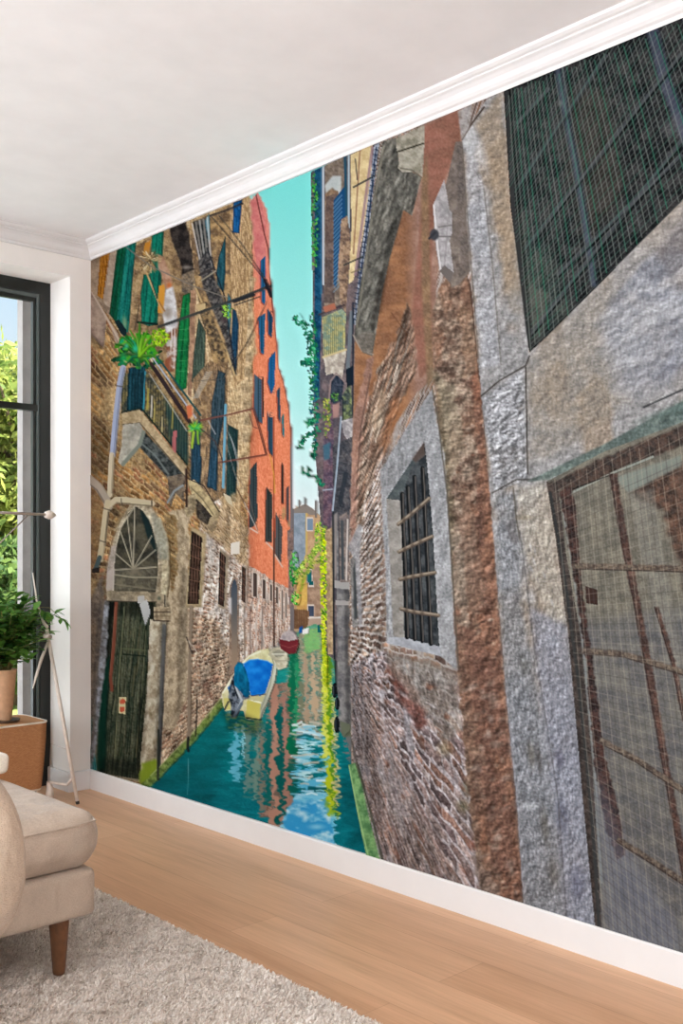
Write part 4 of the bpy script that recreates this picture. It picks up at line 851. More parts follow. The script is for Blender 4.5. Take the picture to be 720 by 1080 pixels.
fill("560,376 720,215 720,232 580,392", stone((176, 168, 158), (140, 134, 128), 8, 274, 1, None, 1, 20), .6, 3, 2)
for pts in ([(509, 418), (528, 402), (556, 386), (560, 376)], [(521, 520), (546, 506), (576, 506)], [(556, 388), (557, 440), (558, 500)]): stroke(pts, 1.8, (72, 66, 62), .85)
part('stone_lintel', LB, st)
stroke([(680, 430), (720, 412), (760, 392)], 2, (58, 60, 62), .8)
# green-grey soffit beneath the lintel
SOF = "557,508 640,468 720,424 870,305 870,370 720,446 580,506 572,508"
fill(SOF, stone((112, 124, 118), (86, 98, 94), 9, 275, 1, None, 1, 14), 1, 1); fill("660,450 720,424 870,305 870,330 720,434", (98, 116, 110), .6, 3); part('soffit', SOF, st)
# jamb blocks below
fill("521,520 546,512 578,506 590,560 601,670 634,985 558,1000 548,860 538,760 528,640", granite, 1, 1)
fill("546,514 577,507 582,530 590,600 600,660 580,650 560,600 548,560", stone((186, 178, 164), (156, 148, 138), 7, 276, 1, None, 1, 22), .75, 4, 3); fill("524,530 545,516 552,640 580,800 600,990 560,990 545,840 532,680", stone((148, 150, 156), (112, 115, 120), 7, 277, 1.2, None, 1, 38), .7, 4, 3)
fill("560,640 600,660 616,800 634,985 600,990 586,840", stone((158, 161, 174), (126, 129, 142), 6, 278, 1.1, None, 1, 34), .7, 4, 3)
stroke([(543, 515), (546, 545), (550, 570)], 1.4, (100, 92, 82), .8); fill("533,550 545,546 548,575 541,572", (108, 104, 104), .75, 1.5, 1.5); blob(548, 546, 4, 3, (120, 108, 92), .6); blob(556, 546, 8, 3, (150, 136, 110), .5)
for cx, cy, rx, ry, c in ((554, 702, 6, 12, (98, 96, 90)), (562, 795, 5, 16, (104, 98, 86)), (570, 800, 3, 18, (62, 56, 52)), (546, 630, 4, 7, (108, 104, 104)), (576, 870, 5, 22, (104, 100, 92)), (592, 800, 5, 12, (86, 84, 100)), (594, 860, 7, 20, (96, 98, 116)), (560, 850, 10, 4, (206, 210, 214)), (610, 930, 8, 20, (104, 106, 126)), (585, 920, 6, 18, (106, 100, 92))): blob(cx, cy, rx, ry, c, .6, -.1, .1)
for k in range(70):
    t = random.random(); y = 560 + t * 420; x = random.uniform(532 + t * 24, 580 + t * 44); blob(x, y, random.uniform(.8, 2), random.uniform(2, 6), random.choice([(88, 86, 84), (206, 208, 212), (100, 98, 100)]), .5, random.uniform(-.5, .1))
stroke([(550, 560), (565, 680), (590, 840), (600, 980)], 1.6, (98, 96, 98), .5)
part('stone_jamb', "521,520 546,512 578,506 590,560 601,670 634,985 558,1000 548,860 538,760 528,640", st)

relief(STN, 6, .06, 401); relief(STN, 2.2, .075, 402); relief("512,420 555,388 557,506 523,520 516,470", 5, .14, 403, 1.6, .8, 2, -.6); relief("521,520 546,512 578,506 601,670 634,985 558,1000 528,640", 4, .09, 404, .8, 1.7)
# ---- upper netted window
UW = "533,97 720,20 870,-60 870,60 720,213 582,352 560,372 550,290 540,219"
fill(UW, lambda X, Y: stone((58, 56, 56), (26, 27, 29), 12, 280, 1.2, None, 1, 16)(X, Y))
uw = part('netted_window', UW, nr, 'printed dark upper window behind green netting', .75)
fill("545,230 580,260 600,330 566,362 552,300", stone((74, 78, 70), (36, 48, 46), 8, 281, 1.3), .7, 5, 4); fill("600,100 640,90 660,200 620,260 600,180", (66, 56, 48), .5, 10); fill("560,300 580,310 576,350 562,365", (104, 100, 90), .5, 3, 3); blob(552, 235, 5, 14, (96, 90, 84), .6)
for pts, w, c in (([(588, 62), (596, 110), (608, 170), (618, 230), (628, 300)], 7, (78, 86, 104)), ([(690, 35), (704, 90), (720, 130), (740, 190)], 13, (76, 80, 100)), ([(596, 70), (600, 120)], 2, (110, 112, 120))):
    stroke(pts, w, c, .75, 2); stroke([(x + w * .35, y) for x, y in pts], 1.4, (34, 36, 44), .8); part('vertical_bar', ribbon(pts, w), uw)
for a, b in (((543, 205), (640, 60)), ((556, 262), (720, 58)), ((562, 352), (720, 150)), ((548, 130), (580, 95)), ((590, 290), (720, 165))):
    stroke([a, b], 4.2, (74, 76, 80), .8, .8); stroke([(a[0] + 1.5, a[1] + 2.4), (b[0] + 1.5, b[1] + 2.4)], 2, (18, 20, 22), .8); part('diagonal_bar', ribbon([a, b], 4.4), uw)
blob(710, 135, 14, 12, (120, 116, 120), .5); blob(592, 110, 4, 4, (130, 124, 118), .6)
shade("533,97 541,94 562,360 556,350", .55, 2); stroke([(536, 98), (543, 219), (561, 366)], 5, (58, 58, 58), .9); 
UP = P(UW)
def clip_lines(n, fa, fb, w, cols, a, poly):
    p = P(poly); x0, y0, x1, y1 = p[:, 0].min(), p[:, 1].min(), p[:, 0].max(), p[:, 1].max()
    for k in range(n):
        A, B = (fa(k), fb(k)) if fb(k) is not None else fa(k)
        t = np.linspace(0, 1, 60); xs = A[0] + (B[0] - A[0]) * t + np.sin(t * 9 + k * .15) * .8; ys = A[1] + (B[1] - A[1]) * t
        m = inside(xs[None, :], ys[None, :], p)[0]
        if m.sum() < 3: continue
        i = np.where(m)[0]; q = np.stack([xs, ys], 1)[i[0]:i[-1] + 1]; q = np.concatenate([q[::4], q[-1:]])
        if len(q) > 1: stroke(q, w, cols[k % len(cols)], a, .3)
GRN = [(112, 122, 112), (104, 112, 104), (60, 128, 100), (118, 124, 118), (40, 132, 96), (100, 108, 104)]
# threads of the netting, fanning out to the near end, and its cross threads
def thread(k):
    x = 536 + 3.3 * k + .05 * k * k; s = .085 + .0065 * k
    return (x - s * 120, 80 - 120), (x + s * 320, 80 + 320)
clip_lines(56, thread, lambda k: None, 1.1, GRN, .66, UW)
clip_lines(112, lambda k: ((534, 74 + k * 4.6 ), (870, (74 + k * 4.6 - 700) * (870 - 226) / (534 - 226) + 700)), lambda k: None, 1.0, [(112, 118, 114), (92, 102, 98), (72, 116, 100)], .5, UW)
# ---- lower window with wire mesh and rusty bars
LW = "578,508 640,476 720,446 870,372 870,1090 720,1010 636,985 618,830 601,670 588,570"
fill(LW, stone((128, 122, 108), (106, 102, 92), 14, 290, 1, None, 1, 14))
fill("600,660 720,640 870,620 870,1090 636,985", lambda X, Y: stone((116, 114, 110), (90, 90, 96), 12, 291, 1, None, .6, 16)(X, Y), .75, 12)
lw = part('meshed_window', LW, nr, 'printed lower window with rusty bars behind wire mesh', .75)
fill("665,520 690,500 720,488 760,470 760,680 735,690 720,600 700,540", stone((104, 74, 60), (54, 42, 38), 8, 292, 1.2, None, 1, 20), .85, 3, 4); fill("650,504 720,480 720,492 664,520", (128, 136, 128), .8, 2); fill("664,520 690,516 700,580 720,680 735,760 720,760 690,640", stone((138, 134, 124), (114, 112, 106), 8, 293), .6, 3)
fill("720,490 870,420 870,1090 740,1010 740,700", stone((96, 74, 64), (70, 60, 58), 9, 294, 1.2), .6, 8)
fill("578,512 640,482 720,450 870,380 870,402 720,470 640,504 606,520", stone((84, 66, 58), (54, 48, 46), 6, 295, 1.2, None, 1, 18), .95, 1.5, 1.5); stroke([(604, 520), (650, 498), (690, 482)], 2.4, (150, 160, 150), .8); stroke([(606, 516), (648, 500)], 1.4, (40, 36, 36))
FR2 = "578,508 590,512 598,580 614,670 626,800 637,985 630,985 616,840 601,670 588,570"
fill(FR2, stone((88, 76, 70), (58, 52, 50), 6, 296, 1, None, 1, 14)); stroke([(594, 530), (606, 600), (618, 690), (628, 800), (636, 930)], 2.4, (134, 140, 138), .8, .8); stroke([(582, 520), (596, 600), (612, 720), (626, 860), (634, 985)], 3.4, (58, 60, 60), .9); part('frame', FR2, lw)
EDGE = "592,518 606,514 612,580 618,640 630,720 640,800 656,860 660,900 652,908 640,870 628,800 620,700 606,600"
fill(EDGE, stone((84, 58, 52), (48, 38, 38), 5, 297, 1.2, None, 1, 18), .95, 1, 2, 6); fill("619,618 632,622 632,638 620,636", (66, 48, 44))
blob(658, 945, 6, 14, (72, 70, 72), .7, -.3); fill("628,800 656,880 700,950 720,980 720,1010 640,985", (120, 126, 146), .45, 10)
for pts, w in (([(648, 500), (660, 570), (674, 640), (690, 730), (706, 820), (726, 930)], 8), ([(735, 455), (752, 560), (776, 680), (800, 800)], 10), ([(694, 640), (712, 700), (724, 760)], 5)):
    fill(ribbon(pts, w), stone((104, 76, 66), (70, 54, 50), 5, 298, 1.2, None, 1, 22), .95, .6, 1, 4); stroke([(x - w * .4, y) for x, y in pts], 1.2, (50, 40, 40), .8); part('upright_bar', ribbon(pts, w), lw)
for pts in ([(606, 597), (650, 598), (720, 600), (800, 602)], [(616, 686), (660, 690), (720, 708), (800, 730)], [(634, 780), (672, 800), (720, 832), (800, 880)], [(652, 884), (690, 908), (720, 928), (800, 980)]):
    fill(ribbon(pts, 6.5), stone((118, 102, 88), (78, 66, 60), 4, 299, 1.2, None, 1, 22), .95, .5, .8, 4); stroke([(x, y + 3) for x, y in pts], 1.2, (54, 46, 44), .8); part('cross_bar', ribbon(pts, 6.5), lw)
    for t in np.linspace(.02, .98, 16):
        i = min(2, int(t * 3)); f = t * 3 - i; blob(pts[i][0] + (pts[i + 1][0] - pts[i][0]) * f, pts[i][1] + (pts[i + 1][1] - pts[i][1]) * f - 1, 1.6, 1.6, (150, 136, 116), .6)
MSH = [(170, 160, 142), (76, 72, 68), (160, 152, 136), (84, 80, 76)]
clip_lines(70, lambda k: ((580 + 4.0 * k + .03 * k * k, 440), (640 + 4.4 * k + .05 * k * k, 1090)), lambda k: None, 1.05, MSH, .36, LW)
clip_lines(120, lambda k: ((570, 430 + k * 5.2), (870, (430 + k * 5.2 - 662) * (870 - 332) / (570 - 332) + 662)), lambda k: None, 1.0, [(78, 74, 70), (156, 148, 132), (88, 84, 78), (150, 142, 128)], .33, LW)
# green mooring ledge on the right bank
GRL = "369,806 377,804 384,830 392,866 402,904 410,930 396,930 388,902 379,860"
fill(GRL, stone((130, 176, 112), (84, 130, 84), 6, 300, 1, grit=12)); stroke([(370, 808), (380, 858), (392, 910)], 1.6, (160, 200, 130), .7); stroke([(379, 806), (394, 864), (406, 910)], 1.6, (70, 90, 60), .8); part('green_ledge', GRL, nr, 'printed pale green ledge at the waterline')
stroke([(372, 780), (378, 806), (394, 860), (404, 905)], 2.4, (84, 76, 72), .6)
shade("371,690 380,700 392,780 404,850 396,850 374,800", .82, 3)

# ================================================================== sharpness of the whole photograph
unsharp(9, .15); unsharp(1.2, .35)
# ================================================================== MATERIALS
def srgb(c):
    c = np.asarray(c, np.float64) / 255.0
    return np.where(c <= .04045, c / 12.92, ((np.clip(c, 0, 2) + .055) / 1.055) ** 2.4)

class NT:
    def __init__(s, name):
        s.m = bpy.data.materials.new(name); s.m.use_nodes = True
        s.t = s.m.node_tree; s.t.nodes.clear(); s.out = s.n('ShaderNodeOutputMaterial')
    def n(s, typ, **kw):
        nd = s.t.nodes.new(typ)
        for k, v in kw.items():
            if k == 'inp':
                for kk, vv in v.items(): nd.inputs[kk].default_value = vv
            else: setattr(nd, k, v)
        return nd
    def l(s, a, b): s.t.links.new(a, b)
    def bsdf(s, **inp):
        b = s.n('ShaderNodeBsdfPrincipled', inp=inp); s.l(b.outputs[0], s.out.inputs[0]); return b
    def coords(s, scale=(1, 1, 1)):
        tc = s.n('ShaderNodeTexCoord'); mp = s.n('ShaderNodeMapping'); mp.inputs['Scale'].default_value = scale
        s.l(tc.outputs['Object'], mp.inputs[0]); return mp.outputs[0]
    def noise(s, vec, scale, detail=4, rough=.55):
        t = s.n('ShaderNodeTexNoise', inp={'Scale': scale, 'Detail': detail, 'Roughness': rough}); s.l(vec, t.inputs['Vector']); return t.outputs['Fac']
    def ramp(s, fac, stops):
        r = s.n('ShaderNodeValToRGB'); e = r.color_ramp.elements
        while len(e) < len(stops): e.new(.5)
        for i, (p, c) in enumerate(stops):
            e[i].position = p; e[i].color = (*srgb(c), 1)
        s.l(fac, r.inputs[0]); return r.outputs[0]
    def bump(s, h, b, strength=.3, dist=.01):
        u = s.n('ShaderNodeBump', inp={'Strength': strength, 'Distance': dist}); s.l(h, u.inputs['Height']); s.l(u.outputs[0], b.inputs['Normal'])

def plain(name, col, rough=.6, spec=.3, nsc=30, var=.05, bump=0.0, bsc=200, bd=.002, metal=0.0, sheen=0):
    k = NT(name); b = k.bsdf(Roughness=rough, Metallic=metal); b.inputs['Specular IOR Level'].default_value = spec
    v = k.coords(); c = np.asarray(col, float)
    k.l(k.ramp(k.noise(v, nsc), [(.3, c * (1 - var)), (.7, np.minimum(255, c * (1 + var)))]), b.inputs['Base Color'])
    if bump: k.bump(k.noise(v, bsc, 3), b, bump, bd)
    if sheen: b.inputs['Sheen Weight'].default_value = sheen
    return k.m

GAIN = .68
M_print = None
def print_material():
    k = NT('printed_wallpaper'); b = k.bsdf(Roughness=.85); b.inputs['Specular IOR Level'].default_value = .03
    at = k.n('ShaderNodeAttribute', attribute_name='Col'); v = k.coords()
    n1 = k.noise(v, 340, 3, .7)
    mr = k.n('ShaderNodeMapRange', inp={'From Min': .25, 'From Max': .75, 'To Min': .93, 'To Max': 1.07}); k.l(n1, mr.inputs[0])
    mx = k.n('ShaderNodeVectorMath', operation='SCALE'); k.l(at.outputs['Color'], mx.inputs[0]); k.l(mr.outputs[0], mx.inputs['Scale'])
    k.l(mx.outputs[0], b.inputs['Base Color'])
    return k.m

def wall_mat(name, col): return plain(name, col, .85, .15, 6, .012, .06, 260, .001)
M_white = wall_mat('white_wall_paint', (238, 231, 225))
M_ceil = wall_mat('ceiling_paint', (246, 243, 243))
M_trim = plain('white_trim_paint', (222, 217, 215), .45, .3, 8, .01)
M_black = plain('black_window_metal', (26, 28, 26), .38, .4, 20, .06)
M_bead = plain('bead_lit_grey', (86, 92, 90), .5, .3, 20, .05)  # frame step coloured grey for the light it catches
M_ext = plain('outside_render', (168, 158, 154), .9, .1, 12, .05, .2, 120)
M_ground = plain('pale_bounce_paving', (226, 228, 232), .9, .1, 3, .04, .2, 40, .01)  # invented pale paving, put in to bounce sunlight onto the ceiling

def wood_floor():
    k = NT('oak_planks'); b = k.bsdf(Roughness=.42); b.inputs['Specular IOR Level'].default_value = .35
    v = k.coords()
    sw = k.n('ShaderNodeMapping'); sw.inputs['Rotation'].default_value = (0, 0, math.pi / 2); k.l(v, sw.inputs[0])
    br = k.n('ShaderNodeTexBrick', offset=.37, offset_frequency=2, inp={'Scale': 1, 'Mortar Size': .0011, 'Mortar Smooth': .3, 'Bias': 0, 'Brick Width': 1.9, 'Row Height': .195,
             'Color1': (*srgb((238, 192, 154)), 1), 'Color2': (*srgb((218, 168, 130)), 1), 'Mortar': (*srgb((200, 152, 118)), 1)})
    k.l(sw.outputs[0], br.inputs['Vector'])
    st = k.n('ShaderNodeMapping'); st.inputs['Scale'].default_value = (9, .7, 1); k.l(v, st.inputs[0])
    st2 = k.n('ShaderNodeMapping'); st2.inputs['Scale'].default_value = (60, 2.2, 1); k.l(v, st2.inputs[0])
    g1 = k.ramp(k.noise(st.outputs[0], 1.6, 5, .6), [(.28, (222, 216, 210)), (.5, (244, 242, 240)), (.75, (255, 255, 255))])
    g2 = k.ramp(k.noise(st2.outputs[0], 2.0, 4, .6), [(.3, (240, 238, 236)), (.65, (255, 255, 255))])
    m1 = k.n('ShaderNodeMix', data_type='RGBA', blend_type='MULTIPLY'); m1.inputs[0].default_value = .9
    m2 = k.n('ShaderNodeMix', data_type='RGBA', blend_type='MULTIPLY'); m2.inputs[0].default_value = .9
    k.l(br.outputs['Color'], m1.inputs[6]); k.l(g1, m1.inputs[7]); k.l(m1.outputs[2], m2.inputs[6]); k.l(g2, m2.inputs[7])
    # a few dark knots
    vo = k.n('ShaderNodeTexVoronoi', inp={'Scale': 1.0}); vm = k.n('ShaderNodeMapping'); vm.inputs['Scale'].default_value = (3.2, 1.1, 1); k.l(v, vm.inputs[0]); k.l(vm.outputs[0], vo.inputs['Vector'])
    kn = k.ramp(vo.outputs['Distance'], [(.0, (112, 78, 54)), (.035, (170, 140, 116)), (.075, (255, 255, 255))])
    m3 = k.n('ShaderNodeMix', data_type='RGBA', blend_type='MULTIPLY'); m3.inputs[0].default_value = .55
    k.l(m2.outputs[2], m3.inputs[6]); k.l(kn, m3.inputs[7]); k.l(m3.outputs[2], b.inputs['Base Color'])
    k.bump(k.noise(st2.outputs[0], 2.0, 3), b, .05, .002)
    return k.m
M_floor = wood_floor()

def fabric(name, col, wsc=700, var=.07, crease=0):
    k = NT(name); b = k.bsdf(Roughness=.95); b.inputs['Specular IOR Level'].default_value = .08; b.inputs['Sheen Weight'].default_value = .25
    v = k.coords(); c = np.asarray(col, float)
    wv = k.n('ShaderNodeMapping'); wv.inputs['Scale'].default_value = (1, 1, .25); k.l(v, wv.inputs[0])
    wh = k.n('ShaderNodeMapping'); wh.inputs['Scale'].default_value = (.25, .25, 1); k.l(v, wh.inputs[0])
    a = k.noise(wv.outputs[0], wsc, 2); d = k.noise(wh.outputs[0], wsc, 2)
    ad = k.n('ShaderNodeMath', operation='ADD'); k.l(a, ad.inputs[0]); k.l(d, ad.inputs[1])
    big = k.noise(v, 14, 4)
    sm = k.n('ShaderNodeMath', operation='MULTIPLY_ADD', inp={1: .5}); k.l(ad.outputs[0], sm.inputs[0]); sm.inputs[2].default_value = 0
    mx = k.n('ShaderNodeMath', operation='MULTIPLY_ADD', inp={1: .35}); k.l(big, mx.inputs[0])
    sc = k.n('ShaderNodeMath', operation='MULTIPLY', inp={1: .65}); k.l(sm.outputs[0], sc.inputs[0]); k.l(sc.outputs[0], mx.inputs[2])
    k.l(k.ramp(mx.outputs[0], [(.35, c * (1 - var * 1.6)), (.65, np.minimum(255, c * (1 + var)))]), b.inputs['Base Color'])
    if crease:
        cr = k.n('ShaderNodeMapping'); cr.inputs['Scale'].default_value = (9, 9, 4); cr.inputs['Rotation'].default_value = (.5, .3, .2); k.l(v, cr.inputs[0])
        hh = k.n('ShaderNodeMath', operation='MULTIPLY_ADD', inp={1: .03}); k.l(ad.outputs[0], hh.inputs[0]); k.l(k.noise(cr.outputs[0], 1.3, 3, .5), hh.inputs[2])
        k.bump(hh.outputs[0], b, .8, crease)
    else: k.bump(ad.outputs[0], b, .25, .001)
    return k.m
M_sofa = fabric('beige_linen', (190, 170, 152), crease=.022)
M_cush = fabric('beige_cushion_linen', (176, 154, 134), crease=.05)
M_cream = fabric('cream_linen', (232, 220, 204))
M_leg = plain('walnut_leg', (106, 70, 46), .5, .3, 40, .12)
M_terra = plain('terracotta_clay', (204, 160, 126), .8, .15, 40, .05, .1, 300, .001)
M_soil = plain('potting_soil', (60, 44, 34), .95, .1, 120, .3)
M_saucer = plain('dark_saucer', (96, 74, 60), .6, .3, 30, .1)
M_palewood = plain('pale_whitewashed_wood', (226, 212, 200), .6, .25, 25, .05)
M_paletip = plain('dark_rubber', (60, 56, 54), .7, .2)
M_wire = plain('thin_metal_wire', (196, 180, 172), .4, .5, 20, .05)
M_stem = plain('plant_stem', (110, 104, 60), .8, .2, 40, .15)
M_bark = plain('tree_bark', (110, 92, 74), .9, .1, 12, .25, .5, 30, .02)
M_lampmetal = plain('brushed_lamp_metal', (176, 162, 152), .45, .5, 20, .06)

def basket_mat():
    k = NT('woven_rattan'); b = k.bsdf(Roughness=.8); b.inputs['Specular IOR Level'].default_value = .15
    v = k.coords()
    br = k.n('ShaderNodeTexBrick', offset=.5, inp={'Scale': 1, 'Mortar Size': .0007, 'Mortar Smooth': .6, 'Brick Width': .011, 'Row Height': .0042,
             'Color1': (*srgb((206, 152, 108)), 1), 'Color2': (*srgb((188, 134, 92)), 1), 'Mortar': (*srgb((158, 106, 70)), 1)})
    tc = k.n('ShaderNodeSeparateXYZ'); k.l(v, tc.inputs[0]); ad = k.n('ShaderNodeMath', operation='ADD'); k.l(tc.outputs[0], ad.inputs[0]); k.l(tc.outputs[1], ad.inputs[1])
    cb = k.n('ShaderNodeCombineXYZ'); k.l(ad.outputs[0], cb.inputs[0]); k.l(tc.outputs[2], cb.inputs[1]); k.l(cb.outputs[0], br.inputs['Vector'])
    k.l(br.outputs['Color'], b.inputs['Base Color']); k.bump(br.outputs['Fac'], b, .4, -.002)
    return k.m
M_basket = basket_mat()

def leaf_mat(name, c1, c2, trans=.35):
    k = NT(name); b = k.bsdf(Roughness=.5); b.inputs['Specular IOR Level'].default_value = .25
    g = k.n('ShaderNodeNewGeometry'); col = k.ramp(g.outputs['Random Per Island'], [(0, c1), (1, c2)])
    k.l(col, b.inputs['Base Color'])
    tr = k.n('ShaderNodeBsdfTranslucent'); k.l(col, tr.inputs[0]); mx = k.n('ShaderNodeMixShader'); mx.inputs[0].default_value = trans
    k.l(b.outputs[0], mx.inputs[1]); k.l(tr.outputs[0], mx.inputs[2]); k.l(mx.outputs[0], k.out.inputs[0])
    return k.m
M_leaf = leaf_mat('house_plant_leaf', (50, 96, 36), (122, 170, 74), .25)
M_tleaf = leaf_mat('tree_leaf', (92, 114, 44), (176, 178, 88), .4)
M_tleaf2 = leaf_mat('dark_tree_leaf', (58, 88, 40), (118, 138, 66), .4)

def glass_mat():
    k = NT('window_glass'); t = k.n('ShaderNodeBsdfTransparent'); g = k.n('ShaderNodeBsdfGlossy', inp={'Roughness': .02})
    f = k.n('ShaderNodeFresnel', inp={'IOR': 1.45}); mx = k.n('ShaderNodeMixShader'); hf = k.n('ShaderNodeMath', operation='MULTIPLY', inp={1: .5})
    v = k.coords(); ti = k.ramp(k.noise(v, 2, 1), [(0, (250, 252, 251)), (1, (254, 255, 255))]); k.l(ti, t.inputs[0])
    k.l(f.outputs[0], hf.inputs[0]); k.l(hf.outputs[0], mx.inputs[0]); k.l(t.outputs[0], mx.inputs[1]); k.l(g.outputs[0], mx.inputs[2]); k.l(mx.outputs[0], k.out.inputs[0]); return k.m
M_glass = glass_mat()

def rug_mat(name, c1, c2):
    k = NT(name); b = k.bsdf(Roughness=1.0); b.inputs['Specular IOR Level'].default_value = .02; b.inputs['Sheen Weight'].default_value = .3
    g = k.n('ShaderNodeNewGeometry'); v = k.coords()
    a = k.ramp(g.outputs['Random Per Island'], [(0, c1), (1, c2)]); n = k.ramp(k.noise(v, 5, 4), [(.3, (226, 222, 218)), (.7, (255, 255, 255))])
    m = k.n('ShaderNodeMix', data_type='RGBA', blend_type='MULTIPLY'); m.inputs[0].default_value = .8; k.l(a, m.inputs[6]); k.l(n, m.inputs[7]); k.l(m.outputs[2], b.inputs['Base Color']); return k.m
M_rug = rug_mat('rug_backing', (216, 202, 190), (224, 210, 198)); M_pile = rug_mat('rug_pile', (216, 198, 184), (255, 247, 238))

# ================================================================== OBJECT HELPERS
def link(o, parent=None):
    COL.objects.link(o)
    if parent: o.parent = parent
    return o
def obj(name, me, mat, parent=None, smooth=False):
    if isinstance(me, bmesh.types.BMesh):
        bm = me; me = bpy.data.meshes.new(name); bm.normal_update(); bm.to_mesh(me); bm.free()
    o = bpy.data.objects.new(name, me); me.materials.append(mat)
    if smooth: me.polygons.foreach_set('use_smooth', np.ones(len(me.polygons), bool))
    return link(o, parent)
def empty(name, loc, parent=None):
    o = bpy.data.objects.new(name, None); o.location = loc; o.empty_display_size = .05; return link(o, parent)
def tag(o, label=None, cat=None, group=None, kind=None):
    if label: o['label'] = label
    if cat: o['category'] = cat
    if group: o['group'] = group
    if kind: o['kind'] = kind
    return o
def put_at(o, loc):
    """move the object's origin to loc, leaving its mesh where it stands"""
    v = Vector(loc); o.data.transform(Matrix.Translation(-v)); o.location = v; return o
def add_box(bm, x0, x1, y0, y1, z0, z1):
    v = [bm.verts.new((x, y, z)) for z in (z0, z1) for y in (y0, y1) for x in (x0, x1)]
    for f in ((0, 2, 3, 1), (4, 5, 7, 6), (0, 1, 5, 4), (2, 6, 7, 3), (0, 4, 6, 2), (1, 3, 7, 5)): bm.faces.new([v[i] for i in f])
    return v
def boxes(*bs):
    bm = bmesh.new()
    for b in bs: add_box(bm, *b)
    return bm
def bev(bm, w, seg=3):
    bmesh.ops.bevel(bm, geom=bm.edges[:], offset=w, segments=seg, affect='EDGES', profile=.5); return bm
def tube(bm, pts, rs, n=10, cap=True):
    pts = [Vector(p) for p in pts]
    if not hasattr(rs, '__len__'): rs = [rs] * len(pts)
    rings = []
    for i, p in enumerate(pts):
        d = (pts[min(i + 1, len(pts) - 1)] - pts[max(i - 1, 0)]).normalized()
        a = d.orthogonal().normalized() if i == 0 else (a - d * a.dot(d)).normalized()
        b = d.cross(a)
        rings.append([bm.verts.new(p + (a * math.cos(t) + b * math.sin(t)) * rs[i]) for t in [2 * math.pi * k / n for k in range(n)]])
    for r, q in zip(rings, rings[1:]):
        for k in range(n): bm.faces.new((r[k], r[(k + 1) % n], q[(k + 1) % n], q[k]))
    if cap: bm.faces.new(rings[0][::-1]); bm.faces.new(rings[-1])
    return bm
def lathe(bm, prof, cx=0, cy=0, n=32, caps=True):
    rings = [[bm.verts.new((cx + r * math.cos(2 * math.pi * k / n), cy + r * math.sin(2 * math.pi * k / n), z)) for k in range(n)] for r, z in prof]
    for r, q in zip(rings, rings[1:]):
        for k in range(n): bm.faces.new((r[k], r[(k + 1) % n], q[(k + 1) % n], q[k]))
    if caps: bm.faces.new(rings[0][::-1]); bm.faces.new(rings[-1])
    return bm
def structure(name, bm, mat, smooth=False): return tag(obj(name, bm, mat, None, smooth), kind='structure')
def world_at(px, py, d):
    """point at forward distance d seen at picture coordinates"""
    l = (px - CXP) * d / FPX
    return Vector((FW[0] * d + RT[0] * l, FW[1] * d + RT[1] * l, CAMZ - (py - CYP) * d / FPX))

# ================================================================== ROOM SHELL
XL, YR = -1.3, -2.6
WT = 5.06                                   # outer face of the window wall
OX0, OX1, OZ = .35, 2.496, 2.56             # window opening
structure('floor', boxes((XL, WX, YR, BY, -.12, 0), (OX0, OX1, BY, WT, -.12, 0)), M_floor)
structure('ceiling', boxes((XL, WX + .2, YR, WT, ZCEIL, ZCEIL + .2)), M_ceil)
structure('wall_right', boxes((WX, WX + .2, YR, WT, -.12, ZCEIL)), M_white)
structure('wall_back', boxes((OX1, WX, BY, WT, 0, ZCEIL), (OX0, OX1, BY, WT, OZ, ZCEIL), (XL, OX0, BY, WT, 0, ZCEIL)), M_white)
structure('wall_rear', boxes((XL, WX, YR - .2, YR, 0, ZCEIL)), M_white)
structure('ground', boxes((-40, 40, -40, 60, -.4, -.2)), M_ground)

M_grass = plain('lawn_grass', (128, 138, 74), .95, .05, 2.5, .22, .4, 60, .02)
structure('lawn', boxes((1.5, 30, 7.4, 50, -.21, -.19)), M_grass)

def molding(name, prof, z=None):
    """profile (offset from wall, height) run along both walls with a mitre"""
    out = []
    for nm, a in (('right', 0), ('back', 1)):
        bm = bmesh.new(); r0 = []; r1 = []
        for p, z in prof:
            r0.append(bm.verts.new((WX - p, YR, z) if a == 0 else (XL, BY - p, z))); r1.append(bm.verts.new((WX - p, BY - p, z)))
        n = len(prof)
        for i in range(n):
            j = (i + 1) % n; bm.faces.new((r0[i], r0[j], r1[j], r1[i]))
        bm.faces.new(r0); bm.faces.new(r1[::-1]); bmesh.ops.recalc_face_normals(bm, faces=bm.faces[:]); out.append((nm, bm))
    return out
CP = [(0, ZC0), (.010, ZC0), (.012, ZC0 + .006), (.012, ZC0 + .012), (.020, ZC0 + .017), (.027, ZC0 + .026), (.033, ZC0 + .040), (.043, ZC0 + .050), (.052, ZC0 + .055), (.052, ZC0 + .061), (.060, ZC0 + .064), (.068, ZC0 + .071), (.071, ZC0 + .0798), (0, ZC0 + .0798)]
for i, (nm, bm) in enumerate(molding('cornice', CP)): structure('trim_%d' % (i + 1), bm, M_trim)
BP = [(0, 0), (.016, 0), (.016, ZB - .006), (.013, ZB), (0, ZB)]
mb = molding('baseboard', BP); structure('baseboard_right', mb[0][1], M_trim)
bm = mb[1][1]; bm.free()
bm = bmesh.new(); rr = []
for x in (OX1, ):                            # short run between the corner and the window, returning into the reveal
    path = [((WX, BY), (-1, -1)), ((OX1, BY), (-1, -1)), ((OX1, 4.85), (-1, 0))]
for (x, y), (sx, sy) in path: rr.append([bm.verts.new((x + sx * p, y + sy * p, z)) for p, z in BP])
for a, b in zip(rr, rr[1:]):
    for i in range(len(BP)): j = (i + 1) % len(BP); bm.faces.new((a[i], b[i], b[j], a[j]))
bm.faces.new(rr[0]); bm.faces.new(rr[-1][::-1]); bmesh.ops.recalc_face_normals(bm, faces=bm.faces[:]); structure('baseboard_back', bm, M_trim)

